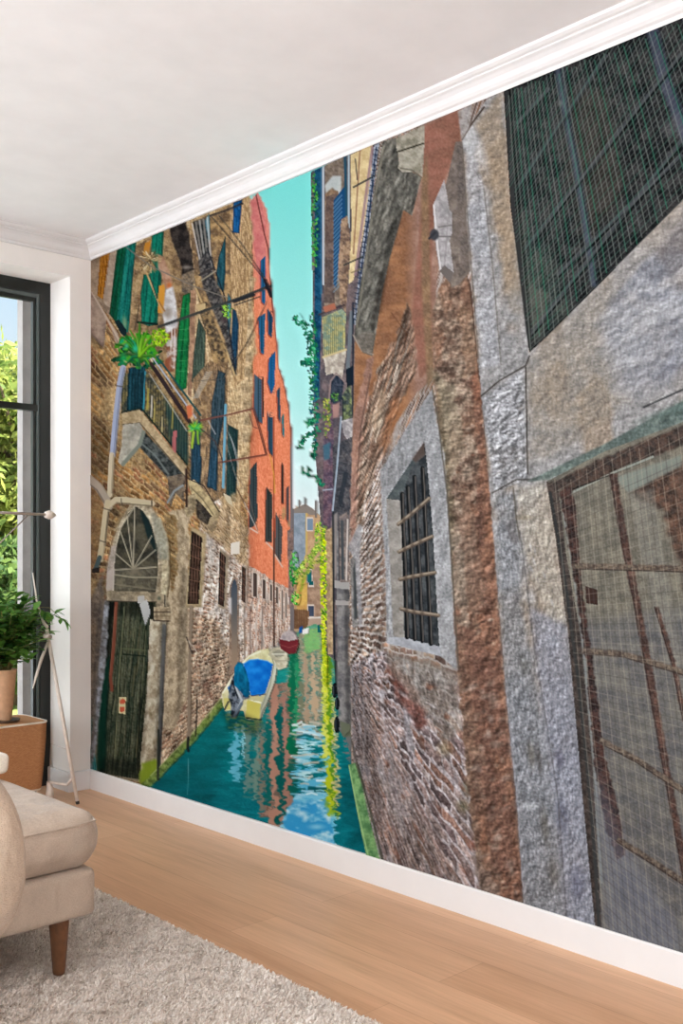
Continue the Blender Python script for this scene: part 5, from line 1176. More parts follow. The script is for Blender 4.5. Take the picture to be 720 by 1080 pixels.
# ---- window
w = tag(empty('window_1', (OX0, 4.85, 0)), kind='structure')
def wpart(name, bm, mat):
    o = obj(name, bm, mat); o.parent = w; o.matrix_parent_inverse = Matrix.Translation(-Vector((OX0, 4.85, 0))); return o
F0, F1 = 4.85, 4.895
wpart('frame', boxes((2.440, OX1, F0, F1, 0, OZ), (OX0, OX0 + .06, F0, F1, 0, OZ), (OX0 + .06, 2.440, F0, F1, OZ - .062, OZ), (OX0 + .06, 2.440, F0, F1, 0, .05)), M_black)
wpart('bead', boxes((2.428, 2.440, F0 + .010, F1, .05, OZ - .062), (OX0 + .06, 2.428, F0 + .010, F1, OZ - .08, OZ - .062)), M_bead)
wpart('sash', boxes((2.411, 2.428, F0 + .02, F1, .05, OZ - .08), (OX0 + .06, OX0 + .1, F0 + .02, F1, .05, OZ - .08), (OX0 + .1, 2.411, F0 + .02, F1, OZ - .10, OZ - .08), (1.36, 1.42, F0 + .02, F1, .05, OZ - .10)), M_black)
wpart('transom_bar', boxes((OX0 + .06, 2.43, F0 + .008, F1, 1.905, 1.937)), M_black)
wpart('glass_pane', boxes((OX0 + .06, 2.42, F0 + .03, F0 + .036, .05, OZ - .08)), M_glass)
structure('trim_3', boxes((2.418, OX1, 5.0, 5.0601, 0, OZ)), M_ext)      # outer window jamb

# ================================================================== THE MURAL AS MESHES
DSC = cv          # painted print, S texels per print unit
def sample(px, py):
    x = np.clip((px - PX0) * S - .5, 0, CW - 1.001); y = np.clip((py - PY0) * S - .5, 0, CH - 1.001)
    ix = x.astype(int); iy = y.astype(int); fx = (x - ix)[:, None]; fy = (y - iy)[:, None]
    return (DSC[iy, ix] * (1 - fx) + DSC[iy, ix + 1] * fx) * (1 - fy) + (DSC[iy + 1, ix] * (1 - fx) + DSC[iy + 1, ix + 1] * fx) * fy
def clip_half(poly, f):
    out = []; n = len(poly)
    for i in range(n):
        a, b = poly[i], poly[(i + 1) % n]; fa, fb = f(a), f(b)
        if fa >= 0: out.append(a)
        if (fa >= 0) != (fb >= 0):
            t = fa / (fa - fb); out.append((a[0] + (b[0] - a[0]) * t, a[1] + (b[1] - a[1]) * t))
    return out
def clip_cell(poly, x0, y0, x1, y1):
    for f in (lambda p: p[0] - x0, lambda p: x1 - p[0], lambda p: p[1] - y0, lambda p: y1 - p[1]):
        poly = clip_half(poly, f)
        if len(poly) < 3: return []
    return poly
SHEET = [print_from_wall(BY, ZC0 + .004), print_from_wall(YEND, ZC0 + .004), print_from_wall(YEND, ZB - .004), print_from_wall(BY, ZB - .004)]
def clip_sheet(poly):
    for i in range(4):
        a, b = SHEET[i], SHEET[(i + 1) % 4]
        poly = clip_half(poly, lambda p: (b[0] - a[0]) * (p[1] - a[1]) - (b[1] - a[1]) * (p[0] - a[0]))
        if len(poly) < 3: return []
    return poly
M_print = print_material()
def print_mesh(name, polys, layer, cell):
    V = []; F = []; nv = 0
    for poly in polys:
        poly = clip_sheet([tuple(p) for p in poly])
        if not poly: continue
        A = np.array(poly); x0, y0 = A.min(0) - .37; x1, y1 = A.max(0) + .37
        nx = max(1, int(math.ceil((x1 - x0) / cell))); ny = max(1, int(math.ceil((y1 - y0) / cell)))
        gx, gy = np.meshgrid(x0 + np.arange(nx + 1) * cell, y0 + np.arange(ny + 1) * cell)
        # cells crossed by the outline
        edge = np.zeros((ny, nx), bool); n = len(A)
        for i in range(n):
            a, b = A[i], A[(i + 1) % n]; k = max(2, int(np.hypot(*(b - a)) / cell * 8) + 2); t = np.linspace(0, 1, k)[:, None]; q = a + (b - a) * t
            ci = np.clip(((q[:, 0] - x0) / cell).astype(int), 0, nx - 1); cj = np.clip(((q[:, 1] - y0) / cell).astype(int), 0, ny - 1); edge[cj, ci] = True
        ins = inside(gx[:-1, :-1] + cell / 2, gy[:-1, :-1] + cell / 2, A) & ~edge
        idx = -np.ones((ny + 1, nx + 1), int); use = np.zeros_like(idx, bool)
        for dj, di in ((0, 0), (0, 1), (1, 0), (1, 1)): use[dj:ny + dj, di:nx + di] |= ins
        idx[use] = nv + np.arange(use.sum()); V.append(np.stack([gx[use], gy[use]], 1)); nv += int(use.sum())
        jj, ii = np.where(ins)
        F += np.stack([idx[jj, ii], idx[jj, ii + 1], idx[jj + 1, ii + 1], idx[jj + 1, ii]], 1).tolist()
        for j, i in zip(*np.where(edge)):
            cx, cy = x0 + i * cell, y0 + j * cell
            c = clip_cell(poly, cx, cy, cx + cell, cy + cell)
            if len(c) < 3: continue
            d = [c[0]] + [c[k] for k in range(1, len(c)) if abs(c[k][0] - c[k - 1][0]) + abs(c[k][1] - c[k - 1][1]) > 1e-5]
            if len(d) > 2 and abs(d[0][0] - d[-1][0]) + abs(d[0][1] - d[-1][1]) < 1e-5: d.pop()
            if len(d) < 3: continue
            V.append(np.array(d)); F.append(list(range(nv, nv + len(d)))); nv += len(d)
    if not F: return None
    uv = np.concatenate(V)
    Y, Z = wall_from_print(uv[:, 0], uv[:, 1])
    co = np.stack([np.full(len(Y), -.0008 - .00006 * layer), Y, Z], 1)
    me = bpy.data.meshes.new(name); me.from_pydata(co.tolist(), [], F); me.update()
    col = np.ones((len(uv), 4), np.float32); col[:, :3] = np.clip(srgb(np.clip(sample(uv[:, 0], uv[:, 1]), 4, 250)) * GAIN, 0, .93)
    at = me.color_attributes.new('Col', 'FLOAT_COLOR', 'POINT'); at.data.foreach_set('color', col.ravel())
    return me

mural = tag(empty('wall_mural', (WX, 2.9, 0)), 'photo wallpaper of a narrow Venetian canal covering the whole right wall', 'mural')
mural.location = (WX, 0, 0)
sheet = obj('wallpaper_sheet', print_mesh('wallpaper_sheet', [np.array(SHEET)], 0, 3.0), M_print, mural)
made = []
for i, p in enumerate(PRINT):
    me = print_mesh(p['name'], p['polys'], i + 1, p['cell'])
    if me is None: made.append(None); continue
    par = mural
    if p['parent'] is not None:
        q = p['parent']; r = PRINT[q]
        # thing > part > sub-part and no deeper: a detail of a detail hangs on the same part
        while r['parent'] is not None: q = r['parent']; r = PRINT[q]
        par = made[q]
    o = obj(p['name'], me, M_print, par); made.append(o)
    if p['label']: o['label'] = p['label']

# ================================================================== SOFA
def soft_box(x0, x1, y0, y1, z0, z1, r, puff=.0, wr=.0, seed=0, n=22):
    """a rounded, slightly crowned and wrinkled upholstered block"""
    bm = bmesh.new(); add_box(bm, -1, 1, -1, 1, -1, 1); bmesh.ops.subdivide_edges(bm, edges=bm.edges[:], cuts=n, use_grid_fill=True)
    hx, hy, hz = (x1 - x0) / 2, (y1 - y0) / 2, (z1 - z0) / 2; c = Vector(((x0 + x1) / 2, (y0 + y1) / 2, (z0 + z1) / 2))
    from mathutils import noise as mn
    for v in bm.verts:
        def sp(t, h):                                    # crowd the rows towards the edges
            return math.copysign(1 - (1 - abs(t)) ** 1.7, t) * h
        p = Vector((sp(v.co.x, hx), sp(v.co.y, hy), sp(v.co.z, hz)))
        q = Vector((max(-hx + r, min(hx - r, p.x)), max(-hy + r, min(hy - r, p.y)), max(-hz + r, min(hz - r, p.z))))
        d = p - q
        if d.length > 1e-9: p = q + d.normalized() * r if d.length > r or sum(abs(k) > 1e-6 for k in d) > 1 else p
        ux, uy, uz = p.x / hx, p.y / hy, p.z / hz
        if puff:
            p.z += puff * (1 - ux ** 2) * (1 - uy ** 2) * (1 if uz > 0 else 0) * abs(uz)
            p.x += puff * .55 * (1 - uy ** 2) * (1 - uz ** 2) * ux ** 3; p.y += puff * .55 * (1 - ux ** 2) * (1 - uz ** 2) * uy ** 3
        if wr:
            w_ = p + c; k = mn.noise(Vector((w_.x * 5, w_.y * 5, w_.z * 9 + seed))) + .6 * mn.noise(Vector((w_.x * 13 + seed, w_.y * 13, w_.z * 20)))
            p += p.normalized() * wr * k
        v.co = p + c
    return bm
SFX, SFY = 1.482, 2.60
sofa = tag(empty('sofa', (.3, 3.0, 0)), 'beige linen sofa with one long seat cushion and tapered walnut legs', 'sofa')
def spart(name, bm, mat, smooth=True, parent=None):
    o = obj(name, bm, mat, None, smooth); o.parent = sofa if parent is None else parent
    o.matrix_parent_inverse = Matrix.Translation(-sofa.location); return o
RUGZ = .0165
spart('base', soft_box(-1.0, SFX, SFY, 3.62, .165, .302, .022, 0, .0015, 3, 26), M_sofa)
spart('base', soft_box(-1.0, .66, 1.45, SFY, .165, .302, .022, 0, .0015, 4, 20), M_sofa)
cush = spart('seat_cushion', soft_box(-.2, SFX + .012, SFY - .02, 3.28, .300, .468, .072, .024, .0065, 5, 44), M_sofa)
spart('seat_cushion', soft_box(-1.0, .66, 1.43, SFY - .03, .300, .468, .055, .018, .004, 6, 30), M_sofa)
spart('backrest', soft_box(-1.0, 1.18, 3.34, 3.60, .29, .80, .07, .01, .004, 7, 24), M_sofa)
bm = bmesh.new()                                     # welt seam round the cushion top
zs = .437
tube(bm, [(-.1, SFY - .024, zs), (1.40, SFY - .026, zs), (1.47, SFY - .008, zs), (SFX + .016, 2.68, zs), (SFX + .016, 3.18, zs)], .0035, 8)
spart('welt', bm, M_sofa)
for x, y in ((1.383, 2.637), (1.373, 3.55), (-.85, 3.55), (-.85, 1.56), (.55, 1.56)):
    bm = bmesh.new(); sx = .012 if x > 0 else -.012
    lathe(bm, [(.013, RUGZ - .002), (.0165, RUGZ), (.018, RUGZ + .01), (.0275, .16), (.0275, .172)], 0, 0, 24)
    for v in bm.verts: v.co += Vector((x + sx * (.17 - v.co.z) / .15 * .0, y, 0))
    spart('leg', bm, M_leg)
# low cushion lying at the sofa's far right corner
bm = soft_box(1.18, 1.45, 3.09, 3.30, .492, .556, .016, .006, .004, 9, 24)
o = tag(obj('lumbar_cushion', bm, M_cream, None, True), 'small cream cushion lying on the far end of the sofa seat, before the basket', 'cushion'); put_at(o, (1.31, 3.2, .492))

# round beige throw cushion at the near left
def pillow(a, b, t, n=40, seed=1):
    bm = bmesh.new(); from mathutils import noise as mn
    grid = {}
    for side in (1, -1):
        for i in range(n + 1):
            for j in range(0, 64):
                r = i / n; th = 2 * math.pi * j / 64
                ex = 2 / 2.3; cx = math.copysign(abs(math.cos(th)) ** ex, math.cos(th)); cz = math.copysign(abs(math.sin(th)) ** ex, math.sin(th))
                x, z = a * r * cx, b * r * cz; y = side * t * max(0, 1 - r ** 2.6) ** .62
                if i == n and side == -1: grid[side, i, j] = grid[1, i, j]; continue
                k = mn.noise(Vector((x * 7 + z * 3, z * 5, side * 3 + seed))) + .6 * mn.noise(Vector((x * 22 + z * 9 + 5, z * 7, side + seed))) + .3 * mn.noise(Vector((x * 40, z * 16, side + 4)))
                grid[side, i, j] = bm.verts.new((x, y + side * .022 * k * (1 - r ** 5), z)) if (i > 0 or j == 0) else grid[side, 0, 0]
        for i in range(n):
            for j in range(64):
                q = [grid[side, i, j], grid[side, i + 1, j], grid[side, i + 1, (j + 1) % 64], grid[side, i, (j + 1) % 64]]
                u = []
                for v in q:
                    if v not in u: u.append(v)
                if side == -1: u = u[::-1]
                if len(u) > 2 and bm.faces.get(u) is None: bm.faces.new(u)
    return bm
pc = world_at(-99, 895, 1.80)
bm = pillow(.230, .203, .085); M = Matrix.Translation(pc) @ Matrix.Rotation(-ANG - .25, 4, 'Z') @ Matrix.Rotation(math.radians(6), 4, 'X')
bm.transform(M)
o = tag(obj('throw_cushion', bm, M_cush, None, True), 'plump beige linen throw cushion standing on the sofa nearest the camera', 'cushion'); put_at(o, (pc.x, pc.y, pc.z - .2))

# ================================================================== RUG
RX0, RX1, RY0, RY1 = -1.5, 1.835, .2, 3.34
rug = tag(empty('rug', (0, 1.8, 0)), 'pale beige shaggy rug under the sofa on the plank floor', 'rug')
def rpart(name, me, mat):
    o = obj(name, me, mat); o.parent = rug; o.matrix_parent_inverse = Matrix.Translation(-rug.location); return o
bm = boxes((RX0, RX1, RY0, RY1, 0, .006)); bev(bm, .002, 2); rpart('backing', bm, M_rug)
def pile_mesh(n, x0, x1, y0, y1, h=.0088):
    r = np.random.default_rng(3)
    x = r.uniform(x0, x1, n); y = r.uniform(y0, y1, n)
    cl = (np.sin(x * 61 + 3 * np.sin(y * 37)) + np.sin(y * 67 + 3 * np.sin(x * 41))) * .9
    th = r.uniform(0, 6.283, n); ln = cl * .9 + r.normal(0, .8, n); L = h * r.uniform(.7, 1.25, n); w_ = r.uniform(.0016, .003, n)
    dx, dy = np.cos(th) * w_, np.sin(th) * w_
    bx, by = np.cos(ln) * L * .75, np.sin(ln) * L * .75
    z0 = np.full(n, .005)
    co = np.empty((n, 5, 3), np.float32)
    co[:, 0] = np.stack([x - dx, y - dy, z0], 1); co[:, 1] = np.stack([x + dx, y + dy, z0], 1)
    co[:, 2] = np.stack([x + dx + bx * .4, y + dy + by * .4, z0 + L * .6], 1); co[:, 3] = np.stack([x - dx + bx * .4, y - dy + by * .4, z0 + L * .6], 1)
    co[:, 4] = np.stack([x + bx, y + by, z0 + L * .8], 1)
    me = bpy.data.meshes.new('pile'); k = np.arange(n)[:, None] * 5
    me.vertices.add(n * 5); me.vertices.foreach_set('co', co.ravel())
    loops = np.concatenate([k + np.array([[0, 1, 2, 3]]), k + np.array([[3, 2, 4]])], 1).ravel()
    me.loops.add(n * 7); me.loops.foreach_set('vertex_index', loops.astype(np.int32))
    st = (np.arange(n)[:, None] * 7 + np.array([[0, 4]])).ravel(); me.polygons.add(n * 2); me.polygons.foreach_set('loop_start', st.astype(np.int32))
    me.update(calc_edges=True); me.validate(); return me
o = rpart('pile', pile_mesh(200000, -.2, RX1, 1.0, RY1), M_pile); o['kind'] = 'stuff'

# ================================================================== BASKET TABLE, POT PLANT
bk = tag(empty('basket_table', (2.12, 4.66, 0)), 'square tan woven basket side table in the window recess holding the pot plant', 'side table')
def kid(root, name, bm, mat, smooth=False, parent=None):
    o = obj(name, bm, mat, None, smooth); o.parent = parent or root
    o.matrix_parent_inverse = Matrix.Translation(-root.location); return o
def rr_ring(cx, cy, hx, hy, r, z, n=8):
    out = []
    for sx, sy, a0 in ((1, 1, 0), (-1, 1, 90), (-1, -1, 180), (1, -1, 270)):
        for k in range(n + 1):
            a = math.radians(a0 + 90 * k / n); out.append((cx + sx * (hx - r) + r * math.cos(a), cy + sy * (hy - r) + r * math.sin(a), z))
    return out
def loft(bm, rings, cap0=True, cap1=True):
    R = [[bm.verts.new(p) for p in r] for r in rings]; n = len(R[0])
    for a, b in zip(R, R[1:]):
        for k in range(n): bm.faces.new((a[k], a[(k + 1) % n], b[(k + 1) % n], b[k]))
    if cap0: bm.faces.new(R[0][::-1])
    if cap1: bm.faces.new(R[-1])
    return bm
BXC, BYC = 2.138, 4.672
rings = [rr_ring(BXC, BYC, .172 + .018 * math.sin(t * 1.4), .128 + .016 * math.sin(t * 1.4), .045, .066 + t * .313) for t in np.linspace(0, 1, 14)]
kid(bk, 'basket_body', loft(bmesh.new(), rings), M_basket)
kid(bk, 'top_panel', loft(bmesh.new(), [rr_ring(BXC, BYC, .182, .136, .045, .379), rr_ring(BXC, BYC, .182, .136, .045, .384)]), M_basket)
bm = bmesh.new(); tube(bm, rr_ring(BXC, BYC, .1895, .1435, .045, .381) + rr_ring(BXC, BYC, .1895, .1435, .045, .381)[:2], .0045, 8); tag(kid(bk, 'rim', bm, M_cream, True), 'pale rim')
bm = bmesh.new(); loft(bm, [rr_ring(BXC, BYC, .168, .124, .04, .056), rr_ring(BXC, BYC, .172, .128, .04, .066)]); tag(kid(bk, 'plinth', bm, M_cream), 'pale plinth')
for sx in (-1, 1):
    for sy in (-1, 1):
        bm = bmesh.new(); lathe(bm, [(.011, 0), (.016, .057)], BXC + sx * .13, BYC + sy * .09, 14); kid(bk, 'leg', bm, M_leg, True)

PX_, PY_ = 2.160, 4.648
sc = bmesh.new(); lathe(sc, [(.05, .3845), (.062, .389), (.068, .397), (.064, .397), (.056, .391), (.0, .3905)], PX_, PY_, 36, False)
o = tag(obj('saucer', sc, M_saucer, None, True), 'shallow dark saucer under the clay plant pot on the basket table', 'saucer'); put_at(o, (PX_, PY_, .3845))
pl = tag(empty('potted_plant', (PX_, PY_, .391)), 'bushy green leafy plant in a tall tapered clay pot before the window', 'plant')
bm = bmesh.new(); lathe(bm, [(.001, .3915), (.026, .392), (.030, .398), (.052, .618), (.054, .628), (.054, .634), (.049, .634), (.046, .615)], PX_, PY_, 40, False)
kid(pl, 'pot', bm, M_terra, True)
bm = bmesh.new(); lathe(bm, [(.046, .612), (.02, .617), (.0005, .619)], PX_, PY_, 30, False); kid(pl, 'soil', bm, M_soil, True)
r = random.Random(12)
def leaf(bm, p, d, l, wd, up):
    d = d.normalized(); s = d.cross(up)
    s = (s if s.length > .01 else d.orthogonal()).normalized(); nrm = s.cross(d).normalized()
    pts = []
    for t, w_ in ((0, .08), (.25, .75), (.5, 1), (.78, .66), (1, .02)):
        c = p + d * l * t - nrm * l * .22 * t * t
        pts.append([bm.verts.new(c - s * wd * w_ / 2 + nrm * wd * .12 * w_), bm.verts.new(c), bm.verts.new(c + s * wd * w_ / 2 + nrm * wd * .12 * w_)])
    for a, b in zip(pts, pts[1:]):
        bm.faces.new((a[0], a[1], b[1], b[0])); bm.faces.new((a[1], a[2], b[2], b[1]))
stems = bmesh.new(); lv = bmesh.new(); top = Vector((PX_, PY_, .617))
for k in range(84):
    az = r.uniform(0, 6.283); sp = r.uniform(.03, .27); ht = r.uniform(.13, .43) * (1 - .35 * sp / .25)
    tip = top + Vector((math.cos(az) * sp, math.sin(az) * sp * .75 - .09, ht))
    if tip.y > 4.815: tip.y = 4.815 - r.random() * .04
    p0 = top + Vector((r.uniform(-.02, .02), r.uniform(-.02, .02), -.01)); mid = p0.lerp(tip, .55) + Vector((-math.cos(az) * sp * .22, -math.sin(az) * sp * .2, .03))
    tube(stems, [p0, mid, tip], [.003, .0022, .0012], 6)
    for q in range(13):
        t = .3 + .7 * q / 12; b_ = (p0.lerp(mid, t / .55) if t < .55 else mid.lerp(tip, (t - .55) / .45))
        a2 = r.uniform(0, 6.283); d = Vector((math.cos(a2), math.sin(a2), r.uniform(-.35, .5))) + (tip - p0).normalized() * .5
        L = r.uniform(.05, .085); e = b_ + d.normalized() * L
        if e.y > 4.83: d.y = -abs(d.y)
        leaf(lv, b_, d, L, L * .52, Vector((0, 0, 1)))
# one branch reaching out to the right
p0 = top; tip = world_at(68, 655, 4.86); mid = world_at(36, 640, 4.80)
tube(stems, [p0, world_at(12, 668, 4.78), mid, world_at(52, 641, 4.83), tip], [.003, .0026, .002, .0016, .001], 6)
for k in range(22):
    t = k / 21; b_ = mid.lerp(tip, t); a2 = r.uniform(0, 6.283); d = Vector((RT[0], RT[1], -.45)) * .8 + Vector((math.cos(a2), math.sin(a2), r.uniform(-.5, .4))) * .9
    L = r.uniform(.03, .055); e = b_ + d.normalized() * L
    if e.y > 4.82: d.y = -abs(d.y)
    if e.x > 2.47: continue
    leaf(lv, b_, d, L, L * .46, Vector((0, 0, 1)))
for q, d in ((tip, (RT[0], RT[1], -.8)), (tip, (RT[0] * .6, RT[1], -1.2)), (world_at(58, 645, 4.84), (RT[0], RT[1], -.2))): leaf(lv, Vector(q), Vector(d), .05, .022, Vector((0, 0, 1)))
kid(pl, 'stem', stems, M_stem, True); kid(pl, 'foliage', lv, M_leaf, True)

# ================================================================== WOODEN TRIPOD STAND AND LAMP
tp = tag(empty('tripod_stand', (2.33, 4.45, 0)), 'whitewashed wooden tripod stand between the basket table and the mural', 'tripod')
hub = world_at(50, 668, 4.90); foot = world_at(82, 847.6, 4.85); foot.z = 0; footb = world_at(52.5, 842, 4.94); footb.z = 0
def tap(pts, rs, n=12): return tube(bmesh.new(), pts, rs, n)
up = (hub - foot).normalized()
kid(tp, 'leg', tap([foot + up * .012, foot.lerp(hub, .55), hub + up * .02], [.0085, .0095, .0085]), M_palewood, True)
o = kid(tp, 'foot_cap', tap([foot, foot + up * .014], [.0092, .0092]), M_paletip, True); tag(o, 'dark rubber foot cap')
hb = hub + Vector((-.02, -.015, 0)); tipm = world_at(34.5, 604, 4.96); midm = world_at(39, 636, 4.95)
kid(tp, 'mast', tap([hub + Vector((-.004, -.006, .03)), world_at(46, 657, 4.92), midm, tipm], [.008, .0075, .005, .0025]), M_palewood, True)
kid(tp, 'foot_block', tap([footb, footb + Vector((0, 0, .05)), footb + Vector((-.006, 0, .088))], [.022, .017, .010]), M_palewood, True)
kid(tp, 'brace_handle', tap([hub + Vector((0, -.012, -.035)), world_at(43.5, 695, 4.80), world_at(38, 714, 4.76), world_at(34.6, 726, 4.74)], [.0065, .0075, .006, .002]), M_palewood, True)
cl = bmesh.new(); tube(cl, [hub + Vector((-.016, -.01, -.012)), hub + Vector((.016, .008, -.02))], .013, 14); kid(tp, 'clamp', cl, M_palewood, True)
wa = foot.lerp(hub, .31); wb = footb.lerp(hub, .31)
kid(tp, 'tie_wire', tap([foot.lerp(hub, .315), footb + Vector((0, -.01, .27)), footb + Vector((-.006, -.004, .086))], [.0016, .0016, .0016], 6), M_wire, True)
kid(tp, 'spreader', tap([foot.lerp(hub, .155), foot.lerp(footb, .45) + Vector((0, -.02, .085)), footb + Vector((-.006, 0, .085))], [.006, .0075, .0065]), M_palewood, True)

lm = tag(empty('floor_lamp', (1.80, 4.22, 0)), 'thin swing arm reaching across the window at mid height with a pale wooden knob', 'lamp')
base = Vector((1.80, 4.22, 0)); mtop = Vector((1.80, 4.22, 1.47))
bm = bmesh.new(); lathe(bm, [(.12, 0), (.12, .012), (.11, .02), (.014, .024)], base.x, base.y, 36); kid(lm, 'base', bm, M_lampmetal, True)
kid(lm, 'mast', tap([base + Vector((0, 0, .02)), mtop], [.009, .009]), M_lampmetal, True)
e = world_at(52, 543, 4.66); s0 = Vector((1.80, 4.22, e.z + .004))
kid(lm, 'swing_arm', tap([s0, e], [.0062, .0062]), M_lampmetal, True)
kid(lm, 'strut', tap([Vector((1.80, 4.22, 1.10)), s0.lerp(e, .74)], [.003, .003]), M_lampmetal, True)
dk = (e - s0).normalized(); bm = bmesh.new()
tube(bm, [e - dk * .024, e - dk * .02, e, e + dk * .014, e + dk * .03, e + dk * .036], [.007, .015, .021, .016, .008, .002], 16); tag(kid(lm, 'knob', bm, M_palewood, True), 'pale wooden knob')
bm = bmesh.new(); lathe(bm, [(.11, 1.46), (.17, 1.26), (.166, 1.26), (.107, 1.455)], base.x - .0, base.y, 36, False)
for v in bm.verts: v.co += Vector((-.42, -.2, .0))
kid(lm, 'lamp_shade', bm, M_cream, True)
kid(lm, 'shade_arm', tap([mtop - Vector((0, 0, .015)), Vector((1.38, 4.02, 1.455))], [.0045, .0045]), M_lampmetal, True)
bm = bmesh.new(); tube(bm, [Vector((1.275, 4.02, 1.455)), Vector((1.485, 4.02, 1.455))], .003, 6); kid(lm, 'shade_fitting', bm, M_lampmetal, True)

# ================================================================== GARDEN BEYOND THE WINDOW
def tree(x, y, h, rad, mat, seed, label, n=9000, lsz=.13, low=.25):
    r = random.Random(seed); t = tag(empty('garden_tree', (x, y, -.19)), label, 'tree', 'trees beyond the window')
    bm = bmesh.new(); tube(bm, [(x, y, -.22), (x + .1, y, h * .4), (x, y + .1, h * .85)], [.14, .10, .03], 10)
    for k in range(9):
        a = r.uniform(0, 6.28); z0 = h * r.uniform(.3, .7); tube(bm, [(x + .08, y, z0), (x + math.cos(a) * rad * .7, y + math.sin(a) * rad * .7, z0 + h * .2)], [.04, .012], 6)
    kid(t, 'trunk', bm, M_bark, True)
    cl = [(r.uniform(0, 6.28), rad * math.sqrt(r.random()) * .8, r.uniform(low, .95)) for _ in range(46)]
    P_ = np.zeros((n, 4, 3), np.float32)
    for i in range(n):
        a, rr_, zz = cl[i % 46]; c = Vector((x + rr_ * math.cos(a), y + rr_ * math.sin(a), h * zz)) + Vector((r.gauss(0, 1), r.gauss(0, 1), r.gauss(0, .8))) * rad * .2
        d = Vector((r.gauss(0, 1), r.gauss(0, 1), r.gauss(0, 1))).normalized(); s = d.orthogonal().normalized(); l = lsz * r.uniform(.6, 1.2)
        P_[i] = [c - s * l * .3, c + d * l * .5, c + s * l * .3, c - d * l * .5]
    me = bpy.data.meshes.new('foliage'); me.from_pydata(P_.reshape(-1, 3).tolist(), [], (np.arange(n)[:, None] * 4 + np.array([[0, 1, 2, 3]])).tolist()); me.update()
    kid(t, 'foliage', me, M_tleaf if mat == 0 else M_tleaf2)
for a in ((5.4, 11.4, 3.7, 1.15, 0, 1, 'yellow-green garden tree seen through the right edge of the window', 15000, .15, .12), (2.3, 12.4, 4.0, 1.3, 1, 2, 'mid green garden tree behind the window, left of the yellow-green one', 9000),
          (7.6, 16.2, 4.6, 1.5, 0, 3, 'farthest pale garden tree beyond the window', 12000, .18, .1), (-1.4, 12.0, 3.6, 1.3, 0, 4, 'yellow-green garden tree beyond the left window half', 6000)): tree(*a)
def shrub(x, y, h, rad, mat, seed, label, n=9000):
    r = random.Random(seed); t = tag(empty('garden_shrub', (x, y, -.19)), label, 'shrub', 'shrubs beyond the window')
    bm = bmesh.new()
    for k in range(7): a = 6.283 * k / 7; tube(bm, [(x + .03 * math.cos(a), y + .03 * math.sin(a), -.21), (x + math.cos(a) * rad * .5, y + math.sin(a) * rad * .5, h * .6)], [.02, .006], 6)
    kid(t, 'stem', bm, M_bark, True); P_ = np.zeros((n, 4, 3), np.float32)
    for i in range(n):
        d_ = Vector((r.gauss(0, 1), r.gauss(0, 1), r.gauss(0, 1))).normalized(); q = r.random() ** .4
        c = Vector((x + d_.x * rad * q, y + d_.y * rad * q, h * .46 + d_.z * h * .52 * q))
        e = Vector((r.gauss(0, 1), r.gauss(0, 1), r.gauss(0, 1))).normalized(); s = e.orthogonal().normalized(); l = .11 * r.uniform(.6, 1.2)
        P_[i] = [c - s * l * .3, c + e * l * .5, c + s * l * .3, c - e * l * .5]
    me = bpy.data.meshes.new('foliage'); me.from_pydata(P_.reshape(-1, 3).tolist(), [], (np.arange(n)[:, None] * 4 + np.array([[0, 1, 2, 3]])).tolist()); me.update(); kid(t, 'foliage', me, M_tleaf if mat == 0 else M_tleaf2)
shrub(4.15, 8.75, 1.35, .62, 1, 11, 'dark green garden shrub just beyond the right edge of the window')
shrub(2.6, 8.9, 1.2, .62, 0, 12, 'yellow-green garden shrub beyond the middle of the window', 6000)

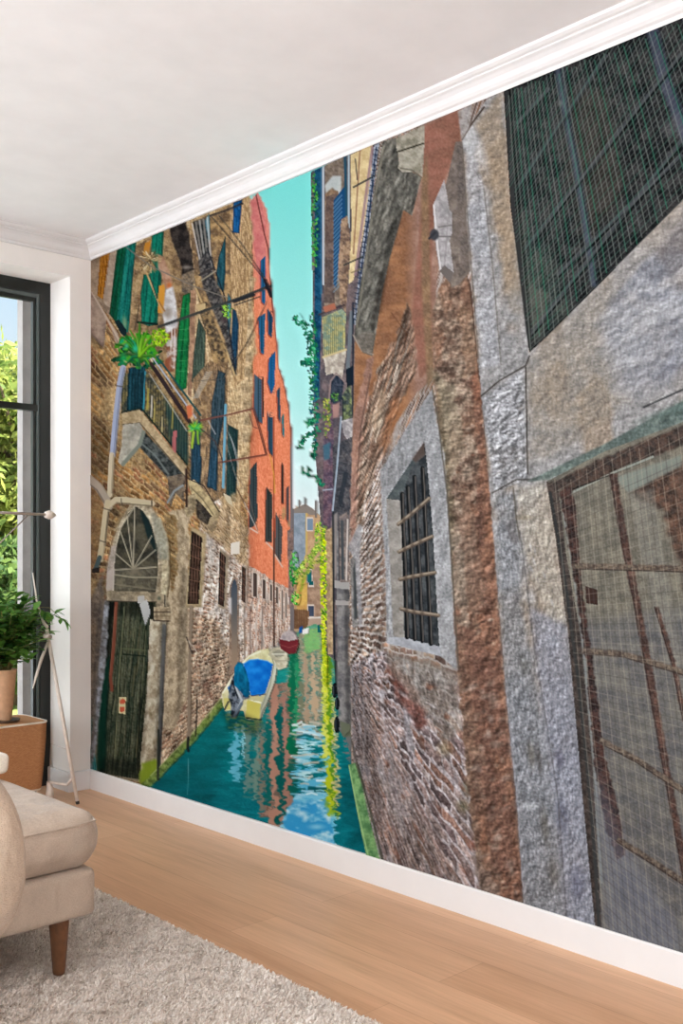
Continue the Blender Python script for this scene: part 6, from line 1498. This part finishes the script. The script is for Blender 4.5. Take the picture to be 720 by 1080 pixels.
# ================================================================== LIGHT, CAMERA
wd = bpy.data.worlds.new('daylight'); scene.world = wd; wd.use_nodes = True; nt = wd.node_tree; nt.nodes.clear()
def wn_(t, **kw):
    n = nt.nodes.new(t)
    for k, v in kw.items(): setattr(n, k, v)
    return n
out = wn_('ShaderNodeOutputWorld'); bg = wn_('ShaderNodeBackground'); tcw = wn_('ShaderNodeTexCoord'); sp = wn_('ShaderNodeSeparateXYZ')
nt.links.new(tcw.outputs['Generated'], sp.inputs[0])
r1 = wn_('ShaderNodeValToRGB'); nt.links.new(sp.outputs[2], r1.inputs[0])            # horizon white to pale blue
r1.color_ramp.elements[0].position = .02; r1.color_ramp.elements[0].color = (1, .99, .97, 1); r1.color_ramp.elements[1].position = .28; r1.color_ramp.elements[1].color = (.58, .80, 1, 1)
# sky made brighter on the open west side (minus x) to light the room
mr = wn_('ShaderNodeMapRange'); nt.links.new(sp.outputs[0], mr.inputs[0])
SKY_W, SKY_E = 2.6, .62
for k, v in (('From Min', -.15), ('From Max', -.7), ('To Min', SKY_E), ('To Max', SKY_W)): mr.inputs[k].default_value = v
mxw = wn_('ShaderNodeMix', data_type='RGBA'); nt.links.new(mr.outputs[0], bg.inputs['Strength'])
mr2 = wn_('ShaderNodeMapRange'); nt.links.new(sp.outputs[0], mr2.inputs[0])
for k, v in (('From Min', -.15), ('From Max', -.6), ('To Min', 0), ('To Max', 1)): mr2.inputs[k].default_value = v
nt.links.new(mr2.outputs[0], mxw.inputs[0]); nt.links.new(r1.outputs[0], mxw.inputs[6]); mxw.inputs[7].default_value = (.86, .935, .985, 1)
nt.links.new(mxw.outputs[2], bg.inputs[0]); nt.links.new(bg.outputs[0], out.inputs[0])

sun = bpy.data.lights.new('sun', 'SUN'); sun.energy = 10.0; sun.angle = .02; sun.color = (1, 1, 1)
so = bpy.data.objects.new('sun', sun); COL.objects.link(so); so.rotation_euler = Vector((-.40, .46, -.79)).to_track_quat('-Z', 'Y').to_euler()
cam = bpy.data.cameras.new('camera'); co = bpy.data.objects.new('camera', cam); COL.objects.link(co)
co.location = (0, 0, CAMZ); co.rotation_euler = (math.pi / 2, 0, -ANG)
cam.sensor_fit = 'VERTICAL'; cam.sensor_height = 36; cam.lens = FPX / 1080 * 36; cam.shift_y = (CYP - 540) / 1080; cam.clip_start = .05
scene.camera = co
vs = scene.view_settings; vs.view_transform = 'Standard'; vs.look = 'None'; vs.exposure = 0.76; vs.gamma = 1; vs.use_curve_mapping = False
scene.cycles.use_denoising = True; scene.cycles.max_bounces = 8; scene.cycles.diffuse_bounces = 5; scene.cycles.transparent_max_bounces = 12
